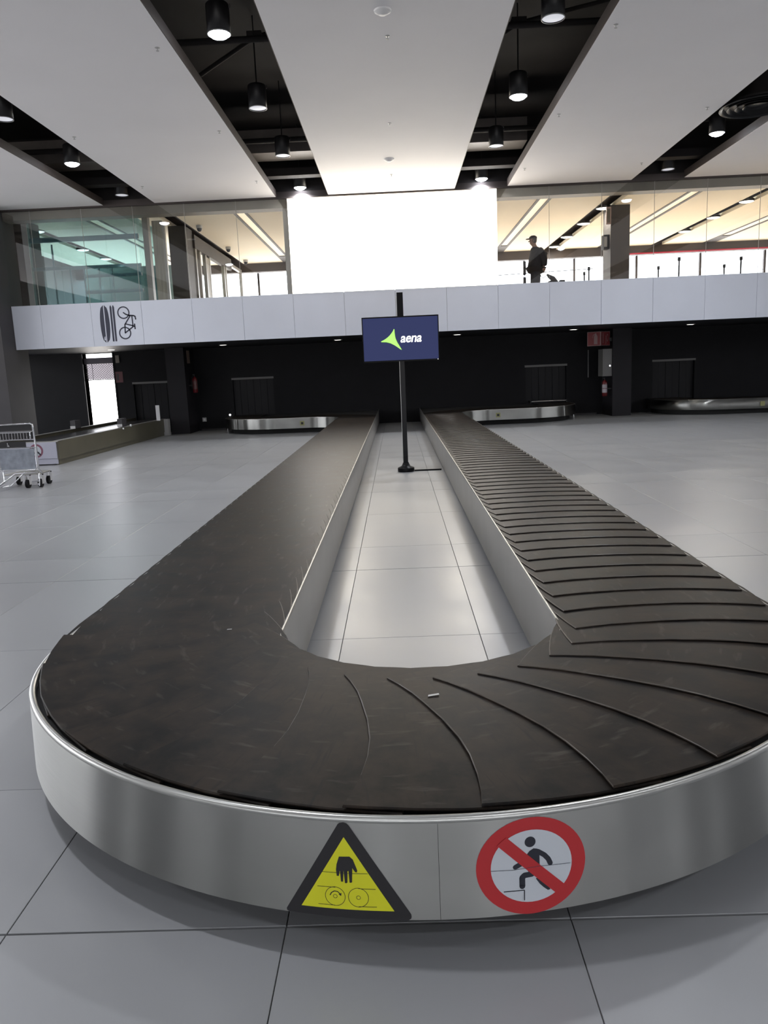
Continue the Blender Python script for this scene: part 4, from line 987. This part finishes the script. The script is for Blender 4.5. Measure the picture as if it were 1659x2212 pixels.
# hands with fingers: near hand hanging at the back holding the strap
def hand(base, dirs, name):
    hv = [base, (base[0]+dirs[0]*.05, base[1]+dirs[1]*.05, base[2]+dirs[2]*.05)]
    put(name, MB().tube([base, hv[1], (hv[1][0]+dirs[0]*.035, hv[1][1]+dirs[1]*.035, hv[1][2]+dirs[2]*.035)], [.024, .036, .032], 8), M['skin'], per)
    for i in range(4):
        oy = (i-1.5)*.017; L_ = (.055, .068, .064, .050)[i]; q = (hv[1][0]+dirs[0]*.03, hv[1][1]+oy, hv[1][2]+dirs[2]*.03)
        put('finger', MB().tube([q, (q[0]+dirs[0]*L_*.5, q[1], q[2]+dirs[2]*L_*.5), (q[0]+dirs[0]*L_*.8-.016, q[1], q[2]+dirs[2]*L_*.8), (q[0]+dirs[0]*L_*.7-.03, q[1], q[2]+dirs[2]*L_*.7)], [.009, .0085, .008, .006], 6), M['skin'], per)
    put('thumb', MB().tube([(base[0]-.02, base[1]-.02, base[2]-.02), (base[0]-.04, base[1]-.03, base[2]-.05), (base[0]-.038, base[1]-.026, base[2]-.075)], [.012, .010, .007], 6), M['skin'], per)
hand(G(.20, -.20, .98), (0.05, 0, -1), 'hand'); hand(G(-.10, .19, 1.05), (-.6, 0, -.8), 'hand')
CV = [G(.03, 0, .82), G(.03, 0, 1.00), G(.05, 0, 1.16), G(.09, 0, 1.31), G(.05, 0, 1.44), G(.14, -.17, 1.38), G(.21, -.22, 1.17), G(.22, -.20, 1.00), G(.12, .17, 1.38), G(.02, .23, 1.17), G(-.08, .19, 1.06)]
CE = [(0, 1), (1, 2), (2, 3), (3, 4), (3, 5), (5, 6), (6, 7), (3, 8), (8, 9), (9, 10)]
skin_mesh('coat', CV, CE, [.25, .245, .24, .205, .12, .12, .078, .06, .12, .078, .06], M['cloth'], per, root=2)
put('coat_collar', MB().lathe([(.085, .04), (.115, .0), (.13, -.05)], G(.02, 0, 1.46), 16), M['cloth'], per)
for pts, nm in (([G(.0, -.08, .92), G(-.02, -.10, .70), G(-.045, -.10, .47), G(-.01, -.10, .25), G(.02, -.10, .07)], 'trouser_leg'), ([G(.05, .08, .92), G(.055, .10, .70), G(.06, .10, .47), G(.09, .10, .25), G(.12, .10, .07)], 'trouser_leg')):
    put(nm, MB().tube(pts, [.12, .105, .085, .075, .072], 12), M['cloth2'], per)
for x, y in ((.02, -.11), (.12, .11)):
    put('shoe', MB().prism([(mx_+x+.06, my_+y-.04), (mx_+x+.06, my_+y+.04), (mx_+x-.10, my_+y+.048), (mx_+x-.19, my_+y+.03), (mx_+x-.20, my_+y), (mx_+x-.19, my_+y-.03), (mx_+x-.10, my_+y-.048)], mz_, mz_+.075), M['shoe'], per)
bgx, bgy = 4.22, 21.5
bg_ = thing('travel_bag', 'dark soft bag standing on the upper floor just right of the man', 'bag', (bgx, bgy, ZF2))
put('body', MB().lathe([(.001, 0), (.20, .01), (.24, .10), (.24, .50), (.20, .66), (.12, .75), (.001, .79)], (bgx-.02, bgy, ZF2), 20), M['bag'], bg_)
put('flap', MB().tube([(bgx-.20, bgy-.1, ZF2+.92), (bgx-.14, bgy-.1, ZF2+.86), (bgx-.04, bgy-.1, ZF2+.80), (bgx+.06, bgy-.1, ZF2+.70)], [.02, .05, .07, .05], 10), M['bag'], bg_)
put('strap', MB().tube([(bgx-.2, bgy-.1, ZF2+.9), (bgx-.30, bgy-.12, ZF2+.82), (bgx-.36, bgy-.14, ZF2+.86), (bgx-.40, bgy-.16, ZF2+.96)], .010, 6), M['bag'], bg_)
put('side_pocket', MB().box(bgx+.15, bgx+.28, bgy-.1, bgy+.1, ZF2+.3, ZF2+.76), M['bag'], bg_)

# rope barrier posts
bpst = None
BP = [(5.68, 23.7, 'barrier post on the upper floor left of the right column, nearer one'), (5.83, 24.9, 'farther barrier post on the upper floor left of the right column'),
      (7.83, 22.4, 'barrier post on the upper floor right of the column, nearer one'), (7.89, 24.3, 'farther barrier post on the upper floor right of the column'),
      (9.73, 22.9, 'nearer barrier post by the right window mullion'), (9.96, 24.6, 'farther barrier post by the right window mullion')]
for x, y, lab in BP:
    if bpst is None:
        bpst = thing('barrier_post', lab, 'barrier post', (0, 0, 0), 'barrier posts on the upper floor'); o = bpst
        put('post', MB().cyl((0, 0, .02), (0, 0, 1.28), .022, n=10), M['blackm'], bpst)
        put('head', MB().cyl((0, 0, 1.22), (0, 0, 1.32), .04, n=10), M['blackm'], bpst)
        put('base', MB().lathe([(.001, .03), (.03, .012), (.04, 0)], n=20), M['blackm'], bpst)
    else: o = copy_tree(bpst)
    o.location = (x, y, ZF2); o['label'] = lab
for (a, b_, lab) in ((BP[0], BP[1], 'black barrier belt between the two posts left of the column'), (BP[2], BP[3], 'black barrier belt between the two posts right of the column'), (BP[4], BP[5], 'black barrier belt between the two posts by the right mullion')):
    tag(put('barrier_belt', MB().tube([(a[0], a[1]+.045, ZF2+1.27), (b_[0], b_[1]-.045, ZF2+1.27)], .008, 5), M['blackm'], loc=(a[0], a[1]+.04, ZF2+1.27)), lab, 'belt')
hr = thing('hand_rail', 'thin horizontal rail behind the man on the upper floor', 'railing', (4.3, 24.5, ZF2))
put('rail', MB().cyl((2.7, 24.5, ZF2+1.28), (6.0, 24.5, ZF2+1.36), .010, n=6), M['blackm'], hr)
put('post', MB().cyl((3.95, 24.5, ZF2), (3.95, 24.5, ZF2+1.66), .035, n=8), M['blackm'], hr)
